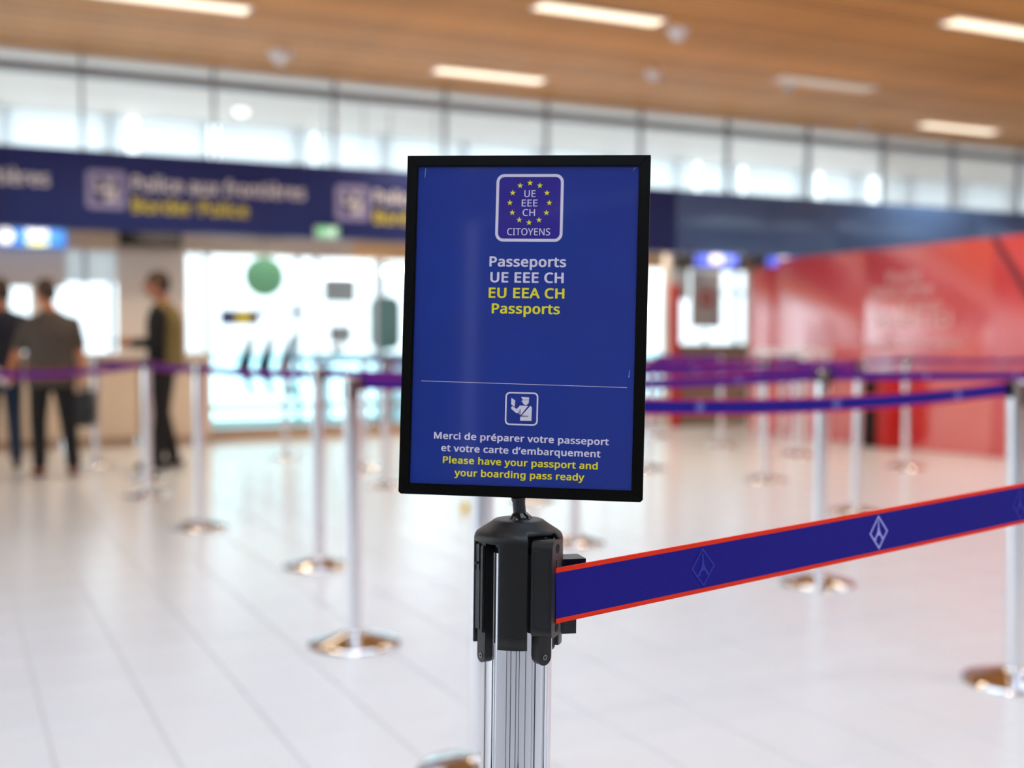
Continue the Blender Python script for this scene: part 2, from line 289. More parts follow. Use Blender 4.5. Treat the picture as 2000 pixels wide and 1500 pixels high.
# letter outlines of a plain humanist sans serif: character -> [advance, contours], 1000 units per em
GLYPHS = json.loads(r'''{"A":[512,[[224,575,289,575,512,0,437,0,368,177,141,177,73,0,0,0],[255,500,252,490,249,479,247,468,244,457,241,447,238,438,235,429,232,421,230,415,165,241,346,241,282,415,280,420,278,428,274,438,271,449,267,461,263,473,260,484,257,493]]],"B":[521,[[78,0,78,573,241,573,307,569,361,558,404,541,434,515,453,478,459,431,457,409,453,389,446,371,437,354,424,340,409,328,392,317,372,309,350,304,350,300,373,295,395,288,415,279,433,267,448,253,461,236,470,215,476,191,478,163,475,130,467,100,454,74,436,52,413,33,385,19,354,8,318,2,279,0],[245,511,150,511,150,329,256,329,300,331,334,339,357,352,372,371,381,394,384,423,380,451,369,474,351,490,324,502,289,509],[150,269,260,269,293,267,321,263,344,256,362,247,377,235,388,221,395,205,399,188,401,168,398,138,388,112,371,91,346,74,311,64,265,61,150,61]]],"C":[507,[[324,581,353,580,381,577,409,572,435,565,460,557,482,547,453,486,435,494,415,501,394,508,372,513,348,516,323,517,294,516,266,510,241,502,217,490,196,474,178,456,162,434,149,410,139,383,131,353,127,321,125,286,128,241,135,200,147,164,164,132,186,105,213,83,244,68,281,58,322,55,347,56,371,58,394,62,416,66,438,72,460,78,460,15,438,8,416,2,393,-2,369,-6,342,-7,312,-8,257,-4,208,8,166,28,130,56,101,90,78,131,62,178,52,230,49,287,51,329,57,369,67,406,81,440,99,471,120,499,145,523,174,543,206,559,242,571,281,578]]],"E":[446,[[78,0,78,573,398,573,398,509,150,509,150,330,383,330,383,268,150,268,150,63,398,63,398,0]]],"H":[594,[[78,573,150,573,150,330,443,330,443,573,516,573,516,0,443,0,443,267,150,267,150,0,78,0]]],"I":[272,[[32,573,239,573,239,531,172,515,172,57,239,42,239,0,32,0,32,42,99,57,99,515,32,531]]],"M":[727,[[78,0,78,573,184,573,361,103,364,103,544,573,650,573,650,0,578,0,578,352,578,371,579,389,579,408,580,426,580,443,581,460,582,475,583,489,584,501,581,501,390,0,330,0,142,502,139,502,140,490,141,477,142,461,142,444,143,426,144,407,144,387,144,367,144,347,144,0]]],"N":[609,[[78,0,78,573,161,573,467,99,470,99,469,109,469,121,468,137,467,155,466,173,466,193,465,213,464,232,464,249,464,573,532,573,532,0,447,0,141,476,138,476,139,462,140,448,141,432,142,415,142,397,143,378,144,359,144,340,144,320,144,0]]],"O":[626,[[314,581,369,577,417,565,459,545,495,517,524,483,547,442,564,396,574,344,577,287,576,244,570,204,561,166,547,132,531,101,510,73,486,49,459,29,428,13,393,1,355,-6,314,-8,271,-6,232,1,196,13,165,29,138,49,114,73,94,101,78,132,65,167,56,204,51,245,49,288,52,344,62,396,78,442,100,482,130,517,166,545,208,565,258,577],[314,518,274,515,238,506,207,490,182,469,161,443,145,411,134,374,127,333,125,287,127,241,134,200,145,163,161,131,182,104,207,83,238,67,273,58,314,55,354,58,390,67,420,83,445,104,465,131,481,163,492,200,499,241,501,287,496,354,481,411,456,457,421,491,373,511]]],"P":[485,[[78,0,78,573,229,573,297,568,352,553,393,528,421,495,439,454,444,404,443,381,439,358,433,336,423,316,411,296,395,278,375,262,351,249,324,238,292,230,256,225,216,223,150,223,150,0],[223,511,150,511,150,285,208,285,242,286,272,290,298,296,320,306,338,318,352,334,362,352,368,375,370,401,366,435,354,462,334,484,306,499,269,508]]],"S":[440,[[231,581,262,580,290,577,318,572,343,565,367,558,389,549,366,487,346,495,325,502,302,508,278,513,254,516,229,517,207,516,187,513,169,507,155,499,142,489,133,478,126,464,122,450,121,434,122,416,126,400,133,386,143,373,156,362,172,351,193,341,217,330,246,318,278,306,307,293,332,279,353,264,371,247,385,228,395,206,401,181,403,153,400,121,392,92,378,66,359,44,335,26,307,11,274,1,238,-6,198,-8,177,-8,157,-7,137,-5,118,-2,100,1,83,4,68,9,54,14,41,19,41,88,62,80,86,72,113,65,142,59,171,56,201,55,228,56,252,60,273,66,290,74,305,85,316,98,324,113,329,129,330,147,329,164,325,180,318,194,308,207,295,218,277,230,255,241,228,253,196,265,172,274,151,284,131,294,114,305,98,317,85,330,74,344,65,359,57,375,52,393,49,413,48,435,51,464,58,490,71,513,89,533,110,550,136,563,165,573,197,579]]],"T":[446,[[8,573,437,573,437,509,259,509,259,0,187,0,187,509,8,509]]],"U":[586,[[72,573,144,573,144,201,148,158,161,122,182,93,211,72,248,59,294,55,327,57,355,63,379,73,399,88,415,105,427,126,435,149,440,174,442,202,442,573,513,573,513,202,511,164,503,128,489,95,470,65,446,40,416,20,380,4,338,-5,290,-8,225,-2,171,18,128,50,97,93,78,144,72,204]]],"Y":[454,[[0,573,79,573,227,291,376,573,454,573,263,222,263,0,191,0,191,219]]],"a":[450,[[231,437,279,433,318,422,347,403,368,375,381,338,385,293,385,0,334,0,320,61,317,61,304,46,292,33,279,22,265,13,250,5,234,-1,216,-5,195,-7,172,-8,148,-7,124,-2,103,6,84,16,68,30,55,48,45,68,39,92,37,119,43,159,59,192,87,219,127,238,179,251,243,257,316,259,316,285,313,317,306,342,293,359,275,371,253,378,227,380,205,379,183,376,163,370,143,363,124,355,106,347,84,400,104,410,126,419,151,426,177,432,204,436],[252,208,315,210,315,172,311,134,299,103,279,79,253,62,223,52,188,49,167,51,148,56,132,66,120,79,112,97,110,119,113,144,124,165,141,182,167,195,204,203]]],"b":[493,[[68,609,139,609,139,461,139,443,138,426,138,410,137,396,136,383,135,373,139,373,153,390,169,405,189,419,213,429,240,435,272,437,322,431,365,412,401,381,428,338,444,283,449,215,447,168,439,127,427,91,410,61,390,36,365,17,337,3,306,-5,272,-8,240,-6,213,0,189,10,169,24,153,38,139,55,133,55,119,0,68,0],[260,379,296,374,325,360,348,338,363,306,373,265,376,216,373,166,363,126,348,93,325,69,297,55,261,51,219,55,187,69,165,93,150,125,142,165,139,214,139,217,140,252,144,282,150,308,159,330,172,348,188,361,207,371,231,377]]],"c":[385,[[245,438,267,437,288,435,309,431,328,426,344,421,358,415,337,356,323,361,308,365,292,370,275,373,259,375,244,376,217,374,193,368,172,358,155,343,141,325,131,303,123,277,119,247,117,213,119,181,123,152,131,126,141,104,155,86,172,71,191,61,214,55,240,53,262,54,283,56,302,60,319,65,336,71,351,78,351,15,336,8,320,3,304,-2,285,-5,264,-7,241,-8,204,-5,170,2,139,15,112,34,88,58,69,87,55,123,47,165,44,213,47,262,56,305,71,342,90,372,114,396,142,415,174,428,208,435]]],"d":[493,[[354,609,425,609,425,0,368,0,358,58,354,58,345,46,335,35,323,24,310,15,296,7,279,1,262,-4,242,-7,221,-8,171,-2,128,17,92,48,65,91,49,146,44,214,49,282,66,338,93,381,128,413,171,432,221,438,243,437,262,434,280,429,296,423,310,416,323,407,335,397,345,386,354,374,359,374,359,383,358,393,356,405,355,418,355,429,354,438],[231,379,196,374,168,359,146,334,130,300,120,260,117,213,120,165,130,125,146,93,168,69,197,55,232,51,273,55,305,67,328,88,343,117,352,154,355,200,355,213,352,263,343,304,329,336,306,360,274,375]]],"e":[452,[[234,438,269,435,301,427,329,414,354,396,374,373,390,346,402,315,409,281,411,244,411,201,117,201,122,157,134,119,154,90,181,69,215,56,254,52,280,53,305,56,327,60,348,66,370,73,392,82,392,20,370,11,349,4,327,-1,304,-5,279,-7,251,-8,212,-5,176,3,143,17,114,36,90,61,70,91,56,126,47,167,44,212,47,257,55,297,68,333,86,364,108,390,134,411,164,426,198,435],[233,380,202,377,175,366,154,348,137,323,125,293,119,257,338,257,336,281,333,302,326,322,318,338,306,353,292,364,276,373,256,378]]],"f":[276,[[227,613,244,613,259,612,274,609,287,606,300,603,310,599,292,544,283,546,273,549,262,552,251,554,239,555,228,556,206,553,189,545,175,532,166,513,160,489,158,458,158,430,266,430,266,375,158,375,158,0,87,0,87,375,12,375,12,408,87,432,87,457,89,492,95,522,104,547,116,568,132,585,152,597,174,606,199,612]]],"g":[493,[[221,438,248,436,273,431,297,422,319,409,338,393,355,373,359,373,369,430,425,430,425,-7,423,-46,416,-80,404,-109,388,-135,367,-155,341,-172,310,-183,274,-190,233,-192,202,-192,174,-189,147,-186,122,-180,99,-174,78,-165,78,-100,99,-110,123,-118,149,-125,177,-130,206,-133,237,-134,271,-130,300,-119,324,-101,341,-77,352,-48,355,-13,355,4,355,11,356,21,356,32,357,43,357,51,358,57,354,57,338,37,320,21,299,8,275,-1,250,-6,221,-8,170,-2,126,18,91,51,65,95,49,149,44,214,49,278,65,332,91,377,126,411,169,431],[230,379,207,376,187,370,169,359,153,344,140,326,130,303,123,277,119,247,117,213,120,165,130,124,146,92,169,68,197,54,232,50,253,51,271,53,288,58,303,65,315,74,326,85,336,98,343,113,349,131,353,151,355,173,356,197,356,214,355,251,350,282,343,309,332,331,319,348,302,362,281,371,257,377]]],"h":[496,[[68,609,139,609,139,431,139,420,138,410,138,399,137,389,136,379,135,370,140,370,149,385,161,397,174,407,188,416,204,424,221,429,238,434,255,436,273,437,306,435,335,430,360,421,382,408,399,391,413,370,423,344,429,314,431,280,431,0,361,0,361,275,358,307,351,333,338,353,319,367,295,376,265,379,235,377,210,370,189,360,173,347,160,329,150,308,144,283,140,254,139,222,139,0,68,0]]],"i":[207,[[139,430,68,430,68,0,139,0],[104,591,115,590,124,586,133,580,140,572,144,560,145,546,144,532,140,521,133,512,124,506,115,502,104,501,93,502,83,506,75,512,68,521,64,532,63,546,64,560,68,572,75,580,83,586,93,590]]],"l":[207,[[68,609,139,609,139,0,68,0]]],"m":[750,[[266,438,298,436,325,430,349,420,369,406,386,388,398,366,402,366,418,388,438,406,461,420,486,430,512,436,540,438,584,434,621,421,649,401,669,371,681,330,685,280,685,0,615,0,615,277,613,308,606,333,594,353,577,367,555,376,528,379,490,374,460,362,438,342,423,315,414,280,411,237,411,0,342,0,342,277,341,298,337,317,332,333,325,347,315,359,303,367,289,374,272,377,253,379,227,377,204,370,185,360,170,347,158,329,150,308,144,283,140,255,139,223,139,0,68,0,68,430,125,430,136,371,140,371,149,385,160,398,173,409,186,418,201,425,217,431,233,435,249,437]]],"n":[496,[[275,438,322,434,361,421,391,401,413,371,426,330,431,280,431,0,361,0,361,275,358,307,351,333,338,353,319,367,295,376,265,379,222,374,189,361,166,338,151,308,142,269,139,223,139,0,68,0,68,430,125,430,136,371,140,371,150,385,162,398,175,409,190,418,206,425,222,431,239,435,257,437]]],"o":[485,[[244,438,281,435,316,426,347,412,374,392,398,367,417,336,431,301,439,261,442,216,440,181,436,150,428,121,417,95,404,71,388,51,369,33,348,18,324,7,299,-1,271,-6,241,-8,214,-6,188,-1,163,7,140,18,119,33,100,51,84,71,70,95,59,121,51,150,46,181,44,216,47,261,55,301,68,336,87,367,110,392,137,412,169,426,204,435],[242,379,202,374,171,359,147,335,130,303,120,263,117,216,119,184,123,154,130,128,141,105,155,86,172,71,192,59,216,53,243,51,270,53,294,59,314,71,331,86,345,105,356,128,363,154,367,184,369,216,367,248,363,277,355,303,345,325,331,344,314,359,294,370,270,376]]],"p":[493,[[273,438,322,432,365,413,401,383,428,339,444,284,449,216,447,170,439,129,427,93,410,62,390,37,365,17,337,3,306,-5,272,-8,251,-7,231,-4,213,1,197,7,182,15,170,24,158,33,148,44,139,55,134,55,135,45,136,33,137,20,138,7,139,-5,139,-16,139,-192,68,-192,68,430,126,430,136,371,139,371,148,383,158,394,170,405,182,414,197,422,213,429,231,434,251,437],[260,379,296,374,325,359,348,334,363,302,373,262,376,217,375,186,371,157,364,131,354,108,341,88,326,72,308,60,286,53,261,51,233,53,208,59,188,70,172,85,159,103,150,126,144,152,140,182,139,216,139,229,141,261,145,289,152,313,161,333,174,349,190,362,210,371,233,377]]],"q":[493,[[221,438,253,436,280,429,304,419,324,405,341,389,355,371,358,371,369,430,425,430,425,-192,354,-192,354,-9,355,1,355,13,355,25,356,37,357,48,358,58,354,58,340,40,323,25,303,11,279,1,251,-6,219,-8,170,-2,128,17,93,48,66,91,49,146,44,214,47,261,54,302,67,338,83,368,104,393,129,413,157,427,188,435],[231,379,196,374,167,359,145,334,130,300,120,260,117,213,120,165,130,126,146,93,168,70,197,55,233,51,260,52,284,58,304,67,320,79,333,96,342,116,349,140,353,168,355,199,355,213,352,263,343,305,328,337,305,361,273,375]]],"r":[331,[[269,438,277,438,286,437,295,437,304,436,312,435,319,433,310,368,303,370,296,371,287,372,279,373,271,374,264,374,248,373,232,369,217,363,202,355,189,346,176,334,166,321,156,305,149,289,143,270,140,251,139,229,139,0,68,0,68,430,126,430,134,351,137,351,147,367,158,381,170,395,183,407,198,418,214,426,231,433,249,437]]],"s":[384,[[202,438,228,437,252,434,275,430,298,424,319,417,339,409,315,353,297,360,278,366,258,372,238,377,218,379,197,380,171,379,149,374,131,366,118,356,111,343,108,328,109,317,113,307,119,298,127,290,139,282,154,274,172,266,193,256,219,246,245,236,268,226,289,215,306,203,321,191,333,176,341,159,346,140,348,119,346,92,339,69,327,49,311,32,292,18,268,6,241,-2,210,-6,176,-8,148,-7,122,-5,99,-1,78,5,59,11,42,19,42,83,60,75,81,67,104,60,128,54,153,50,178,49,211,51,236,57,256,66,269,79,277,94,280,112,279,123,276,132,271,141,264,150,253,158,239,167,222,176,200,185,174,196,148,206,124,217,103,228,84,239,69,252,57,266,48,283,43,302,41,324,46,358,61,386,85,408,118,425,157,435]]],"t":[289,[[103,528,144,528,144,430,269,430,269,375,144,375,144,127,146,103,153,83,163,69,177,58,193,52,212,50,222,50,233,51,245,53,255,54,264,56,272,59,272,5,263,1,253,-2,240,-4,226,-6,213,-8,200,-8,178,-7,157,-3,138,4,120,13,104,27,91,44,82,66,76,93,74,125,74,375,13,375,13,409,75,437]]],"u":[496,[[63,430,135,430,135,153,137,122,145,96,158,76,176,62,200,53,230,51,260,53,285,59,306,69,323,82,336,100,345,121,352,146,356,175,357,206,357,430,427,430,427,0,370,0,359,57,356,57,346,43,334,31,321,20,306,11,290,4,273,-1,256,-5,238,-7,220,-8,187,-6,159,-1,134,8,112,21,95,38,81,59,71,85,65,114,63,148]]],"v":[407,[[0,430,75,430,167,176,171,164,176,151,180,137,185,123,189,109,193,96,197,83,199,72,201,63,204,63,207,72,210,84,214,96,218,110,222,124,227,138,232,152,237,165,241,176,332,430,407,430,244,0,163,0]]],"x":[424,[[22,430,102,430,213,268,322,430,402,430,253,220,410,0,330,0,213,172,94,0,14,0,170,220]]],"y":[409,[[1,430,76,430,169,185,174,171,179,157,184,144,188,130,193,117,196,105,200,92,203,80,205,68,209,68,212,83,217,100,224,121,231,142,238,164,245,186,333,430,409,430,224,-59,213,-85,201,-108,188,-130,173,-148,157,-164,138,-176,117,-185,94,-191,67,-192,55,-192,44,-192,34,-190,25,-189,16,-188,9,-186,9,-130,15,-131,22,-132,30,-133,38,-134,47,-135,56,-135,72,-134,86,-131,99,-126,110,-118,121,-110,130,-99,138,-87,145,-73,152,-59,174,-2]]],"è":[452,[[234,438,269,435,301,427,329,414,354,396,374,373,390,346,402,315,409,281,411,244,411,201,117,201,122,157,134,119,154,90,181,69,215,56,254,52,280,53,305,56,327,60,348,66,370,73,392,82,392,20,370,11,349,4,327,-1,304,-5,279,-7,251,-8,212,-5,176,3,143,17,114,36,90,61,70,91,56,126,47,167,44,212,47,257,55,297,68,333,86,364,108,390,134,411,164,426,198,435],[233,380,202,377,175,366,154,348,137,323,125,293,119,257,338,257,336,281,333,302,326,322,318,338,306,353,292,364,276,373,256,378],[209,614,124,614,124,606,130,598,137,589,145,579,154,568,164,557,174,546,185,534,197,523,208,513,219,503,229,494,238,486,285,486,285,496,277,506,268,518,259,532,249,546,240,560,231,575,222,589,215,602]]],"é":[452,[[234,438,269,435,301,427,329,414,354,396,374,373,390,346,402,315,409,281,411,244,411,201,117,201,122,157,134,119,154,90,181,69,215,56,254,52,280,53,305,56,327,60,348,66,370,73,392,82,392,20,370,11,349,4,327,-1,304,-5,279,-7,251,-8,212,-5,176,3,143,17,114,36,90,61,70,91,56,126,47,167,44,212,47,257,55,297,68,333,86,364,108,390,134,411,164,426,198,435],[233,380,202,377,175,366,154,348,137,323,125,293,119,257,338,257,336,281,333,302,326,322,318,338,306,353,292,364,276,373,256,378],[262,614,347,614,347,606,342,598,335,589,326,579,317,568,307,557,296,546,285,534,274,523,263,513,253,503,242,494,233,486,186,486,186,496,194,506,203,518,212,532,221,546,231,560,240,575,248,589,256,602]]],"’":[140,[[50,573,125,573,131,564,125,545,119,524,112,503,105,481,96,459,88,437,79,416,70,396,62,376,10,376,13,391,17,407,21,424,25,441,29,459,32,476,36,493,39,510,42,527,45,543,47,558]]]," ":[209,[]]}''')
CAPH = .575
def text_mesh(s, bold=0.0):
    """flat filled lettering; bold widens every stroke by that much on each side"""
    cu = bpy.data.curves.new('lettering', 'CURVE'); cu.dimensions = '2D'; cu.fill_mode = 'BOTH'
    x = 0.0
    for ch in s:
        adv, loops = GLYPHS[ch]
        for l in loops:
            pts = [(x + l[k] / 1000, l[k + 1] / 1000) for k in range(0, len(l), 2)]
            sp = cu.splines.new('POLY'); sp.points.add(len(pts) - 1); sp.use_cyclic_u = True
            for k, p in enumerate(pts): sp.points[k].co = (p[0], p[1], 0, 1)
        x += adv / 1000 + 1.0 * bold
    o = bpy.data.objects.new('lettering', cu); C.objects.link(o)
    dg = bpy.context.evaluated_depsgraph_get(); me = bpy.data.meshes.new_from_object(o.evaluated_get(dg))
    bpy.data.objects.remove(o); bpy.data.curves.remove(cu)
    if bold:
        vs = [(v.co.x, v.co.y) for v in me.vertices]; fs = [tuple(p.vertices) for p in me.polygons]
        V, F_ = [], []
        for k in range(9):
            dx, dy = (0, 0) if k == 8 else (bold * math.cos(k * math.pi / 4), .75 * bold * math.sin(k * math.pi / 4))
            n0 = len(V); V += [(a + dx, b + dy, .1 * k) for a, b in vs]; F_ += [tuple(i + n0 for i in f) for f in fs]
        bpy.data.meshes.remove(me); me = bpy.data.meshes.new('lettering'); me.from_pydata(V, [], F_)
    return me
def lettering(s, x0, x1, base, cap, m, parent, mtx=None, bold=.02, thick=.0004, zoff=0.0, slope=0.0, cy=None):
    """text spanning x0..x1, its baseline at base, in the xy plane of mtx"""
    me = text_mesh(s, bold)
    xs = [v.co.x for v in me.vertices]; a, b = min(xs), max(xs)
    sx = (x1 - x0) / (b - a); sy = cap / (CAPH + 1.5 * bold)
    for v in me.vertices:
        x = x0 + (v.co.x - a) * sx; y = base + (v.co.y + .75 * bold) * sy + slope * (x - x0)
        z = zoff + (.3 + .7 * v.co.z) * thick
        v.co = (x, y, z) if mtx is None else mtx @ Vector((x, y, z))
    me.name = 'lettering'
    me.validate()
    return link('lettering', me, m, parent)

# ------------------------------------------------------------------ floor
X0, X1, Y0, Y1, H = ROOM['x0'], ROOM['x1'], ROOM['y0'], ROOM['y1'], ROOM['h']
floor = struct(box('floor', X0, X1, Y0, 17.0, -.20, -.0022, M['grout']), 'pale polished tiled floor')
TX, TY, TXO, TYO, GAP = .30, .40, .24, 2.45, .0024
def tile_into(bm, x, y, w_=TX, l_=TY):
    a, b = GAP, .0045
    lo = [(x + a, y + a), (x + w_ - a, y + a), (x + w_ - a, y + l_ - a), (x + a, y + l_ - a)]
    hi = [(x + b, y + b), (x + w_ - b, y + b), (x + w_ - b, y + l_ - b), (x + b, y + l_ - b)]
    L_ = [bm.verts.new((*p, -.003)) for p in lo]; U = [bm.verts.new((*p, 0)) for p in hi]
    bm.faces.new(U)
    for i in range(4): bm.faces.new((L_[i], L_[(i + 1) % 4], U[(i + 1) % 4], U[i]))
cells = []
for i in range(int((X0 - TXO) / TX) - 1, int((X1 - TXO) / TX)):
    for j in range(int((Y0 - TYO) / TY) - 1, int((17 - TYO) / TY)):
        x, y = TXO + i * TX, TYO + j * TY
        if x < X0 or y < Y0: continue
        p = Vector((x + TX / 2, y + TY / 2, 0)); dep = p.dot(FWD); lat = p.dot(RIGHT)
        vis = dep > 2.8 and abs(lat) < .47 * dep + .15
        cells.append((dep if vis else 1e3, x, y))
cells.sort()
bm = bmesh.new(); tile_into(bm, 0, 0); tme = bpy.data.meshes.new('tile'); bmesh.ops.recalc_face_normals(bm, faces=bm.faces); bm.to_mesh(tme); bm.free(); tme.materials.append(M['tile'])
bm = bmesh.new()
for k, (d, x, y) in enumerate(cells):
    if k < 300:
        o = bpy.data.objects.new('tile', tme); C.objects.link(o); o.parent = floor; o.location = (x, y, 0)
    else: tile_into(bm, x, y)
o = from_bm('tile_field', bm, M['tile'], floor); o['kind'] = 'stuff'

# ------------------------------------------------------------------ ceiling: oak slats
ceiling = struct(box('ceiling', X0, X1, Y0, 13.3, H + .045, H + .20, M['ceil_back']), 'slatted light oak ceiling')
P_ = .125
bm = bmesh.new(); bbox(bm, X0, X1, 0, .078, 0, .045)
sme = bpy.data.meshes.new('slat'); bmesh.ops.recalc_face_normals(bm, faces=bm.faces); bm.to_mesh(sme); bm.free(); sme.materials.append(M['slat'])
y = 13.3 - P_
while y > Y0:
    o = bpy.data.objects.new('slat', sme); C.objects.link(o); o.parent = ceiling; o.location = (0, y, H)
    y -= P_

# ------------------------------------------------------------------ outer walls (left, front behind the camera, right)
def window_wall(name, axis, pos, a0, a1, sill, head, pitch, thick=.2):
    bm = bmesh.new()
    def bb(b0, b1, z0, z1, d0=0, d1=thick):
        if axis == 'y': bbox(bm, b0, b1, pos - d1, pos - d0, z0, z1)
        else: bbox(bm, pos - d1, pos - d0, b0, b1, z0, z1)
    bb(a0, a1, 0, sill); bb(a0, a1, head, H)
    n = int((a1 - a0) / pitch)
    for k in range(n + 1):
        c = a0 + (a1 - a0) * k / n; bb(max(a0, c - .09), min(a1, c + .09), sill, head)
    o = struct(from_bm(name, bm, M['white_wall']))
    bm = bmesh.new()
    for k in range(n):
        c = a0 + (a1 - a0) * (k + .5) / n
        if axis == 'y': bbox(bm, c - .03, c + .03, pos - .14, pos - .06, sill, head)
        else: bbox(bm, pos - .14, pos - .06, c - .03, c + .03, sill, head)
    from_bm('window_mullion', bm, M['mull'], o)
    g = bmesh.new()
    if axis == 'y': bbox(g, a0, a1, pos - .105, pos - .095, sill, head)
    else: bbox(g, pos - .105, pos - .095, a0, a1, sill, head)
    from_bm('glass_pane', g, M['clear'], o)
    return o
for az, dd in ((22, 4.0), (-30, 5.0)):      # unseen columns added behind the camera as dark reflections in poster and chrome
    d_ = Matrix.Rotation(R(-az), 3, 'Z') @ (-FWD); p_ = d_ * dd + FWD
    bm = bmesh.new(); lathe(bm, [(0, 0), (.16, 0), (.16, H), (0, H)], 32)
    tag(from_bm('round_column', bm, M['black_panel'], smooth=True, loc=(p_.x, p_.y, 0)), 'dark round column added behind the camera for its reflection, outside the view', 'column', 'added dark columns out of view')
wf = struct(box('wall_front', X0, X1, Y0 - .3, Y0 - .1, 0, H, M['void']))
x = X0
while x < X1 - .5:
    box('panel', x + .09, x + 1.31, Y0 - .1, Y0, 0, H, M['oak_panel'], wf); x += 1.4
window_wall('wall_left', 'x', X0, 1.0, 16.5, .35, 3.9, 3.1)
wl = struct(box('wall_left', X0 - .3, X0 - .1, Y0, 1.0, 0, H, M['mull']))
y = Y0
while y < .9:
    box('panel', X0 - .1, X0, y + .03, y + 1.37, 0, H, M['greige'], wl); y += 1.4
struct(box('wall_right', X1, X1 + .2, Y0, 17, 0, H, M['white_wall']))
gr = struct(box('ground', -60, 90, -70, 90, -.5, -.22, M['ground']), 'pale forecourt outside the windows')

# ------------------------------------------------------------------ back zone: outer facade at y = 16.5, booth front at y = 13.8, glazing at y = 13.3
FY = 16.5
bm = bmesh.new()
bbox(bm, X0, X1, FY, FY + .12, 2.42, 2.62)
bbox(bm, X0, X1, FY, FY + .12, 0, .06)
bbox(bm, X0, X1, FY, FY + .12, H - .02, H + .2)
facade = struct(from_bm('wall_back', bm, M['beige2']), 'outer glazed facade behind the booths')
bm = bmesh.new(); x = .69 - 1.27 * 5
xs_f = []
while x < X1 - .2:
    if x > X0: xs_f.append(x)
    x += 1.27
for x in xs_f:
    o = box('mullion', x - .03, x + .03, FY - .05, FY + .05, .06, H, M['mull'], facade)
from_bm('glass_pane', (lambda b: (bbox(b, X0, X1, FY + .05, FY + .06, .06, 2.42), b)[1])(bmesh.new()), M['clear'], facade)
# frosted blinds in the upper part of the facade, with open gaps
gaps = [onY(262, FY), onY(418, FY), onY(613, FY), onY(1355, FY), onY(1440, FY), onY(1590, FY), onY(1700, FY)]
gapw = {0: .14, 1: .14, 2: .05, 3: .12, 4: .16, 5: .14, 6: .30}
edges = [X0]
for i, g in enumerate(gaps): edges += [g - gapw[i] / 2, g + gapw[i] / 2]
edges += [X1]
for a, b in zip(edges[0::2], edges[1::2]):
    box('roller_blind', a, b, FY - .09, FY - .075, 2.62, H - .02, M['frost'], facade)
struct(box('soffit', X0, X1, 13.3, FY + .1, H - .02, H + .15, M['soffit']), 'pale plaster soffit beyond the high glazing')
for px, py in ((475, 218),):
    p = ceil_pt(px, py, H - .02)
    bm = bmesh.new(); lathe(bm, [(0, -.09), (.05, -.08), (.085, -.04), (.09, 0), (0, 0)], 24)
    tag(from_bm('ceiling_spotlight', bm, M['spot'], smooth=True, loc=(p.x, p.y, p.z)), 'small round light on the pale soffit seen through the high glazing', 'light')

glz = struct(empty('window_1', (0, 0, 0)), 'high glazing between blue fascia and oak ceiling')
x = 1.31 - 1.385 * 5
while x < X1:
    if x > X0: box('mullion', x - .014, x + .014, 13.27, 13.36, 2.42, H, M['mull'], glz)
    x += 1.385
box('transom', X0, X1, 13.22, 13.36, 3.95, 4.045, M['rail'], glz)
box('glass_pane', X0, X1, 13.31, 13.32, 2.42, H, M['clear'], glz)

# blue fascia
band = tag(empty('signage_fascia', (0, 13.0, 2.32)), 'long blue overhead fascia across the hall with border police lettering', 'sign')
bx = 8.6 - 2.68 * 5; k = 0
while bx < X1:
    a, b = max(bx, X0), min(bx + 2.68, X1)
    box('panel', a + .003, b - .003, 0, .28, 0, .818, M['band1'] if bx < 8.5 else M['band2'], band, bev=.004)
    bx += 2.68
struct(box('trim_1', X0, X1, 13.28, 13.8, 2.42, 2.5, M['greige']))
for k in range(9):      # unseen area lights added behind the fascia to brighten the counters
    o = area('counter_fill_light', (.9 + 1.25 * k, 13.42, 2.41), (R(-8), 0, 0), .5, .08, 5.5, (1.0, .83, .62)); o.data.spread = R(150)
def vert(yplane, off=.0):    # xy plane of the drawing -> vertical plane facing the camera (-y)
    return Matrix(((1, 0, 0, 0), (0, 0, -1, yplane - off), (0, 1, 0, 0), (0, 0, 0, 1)))
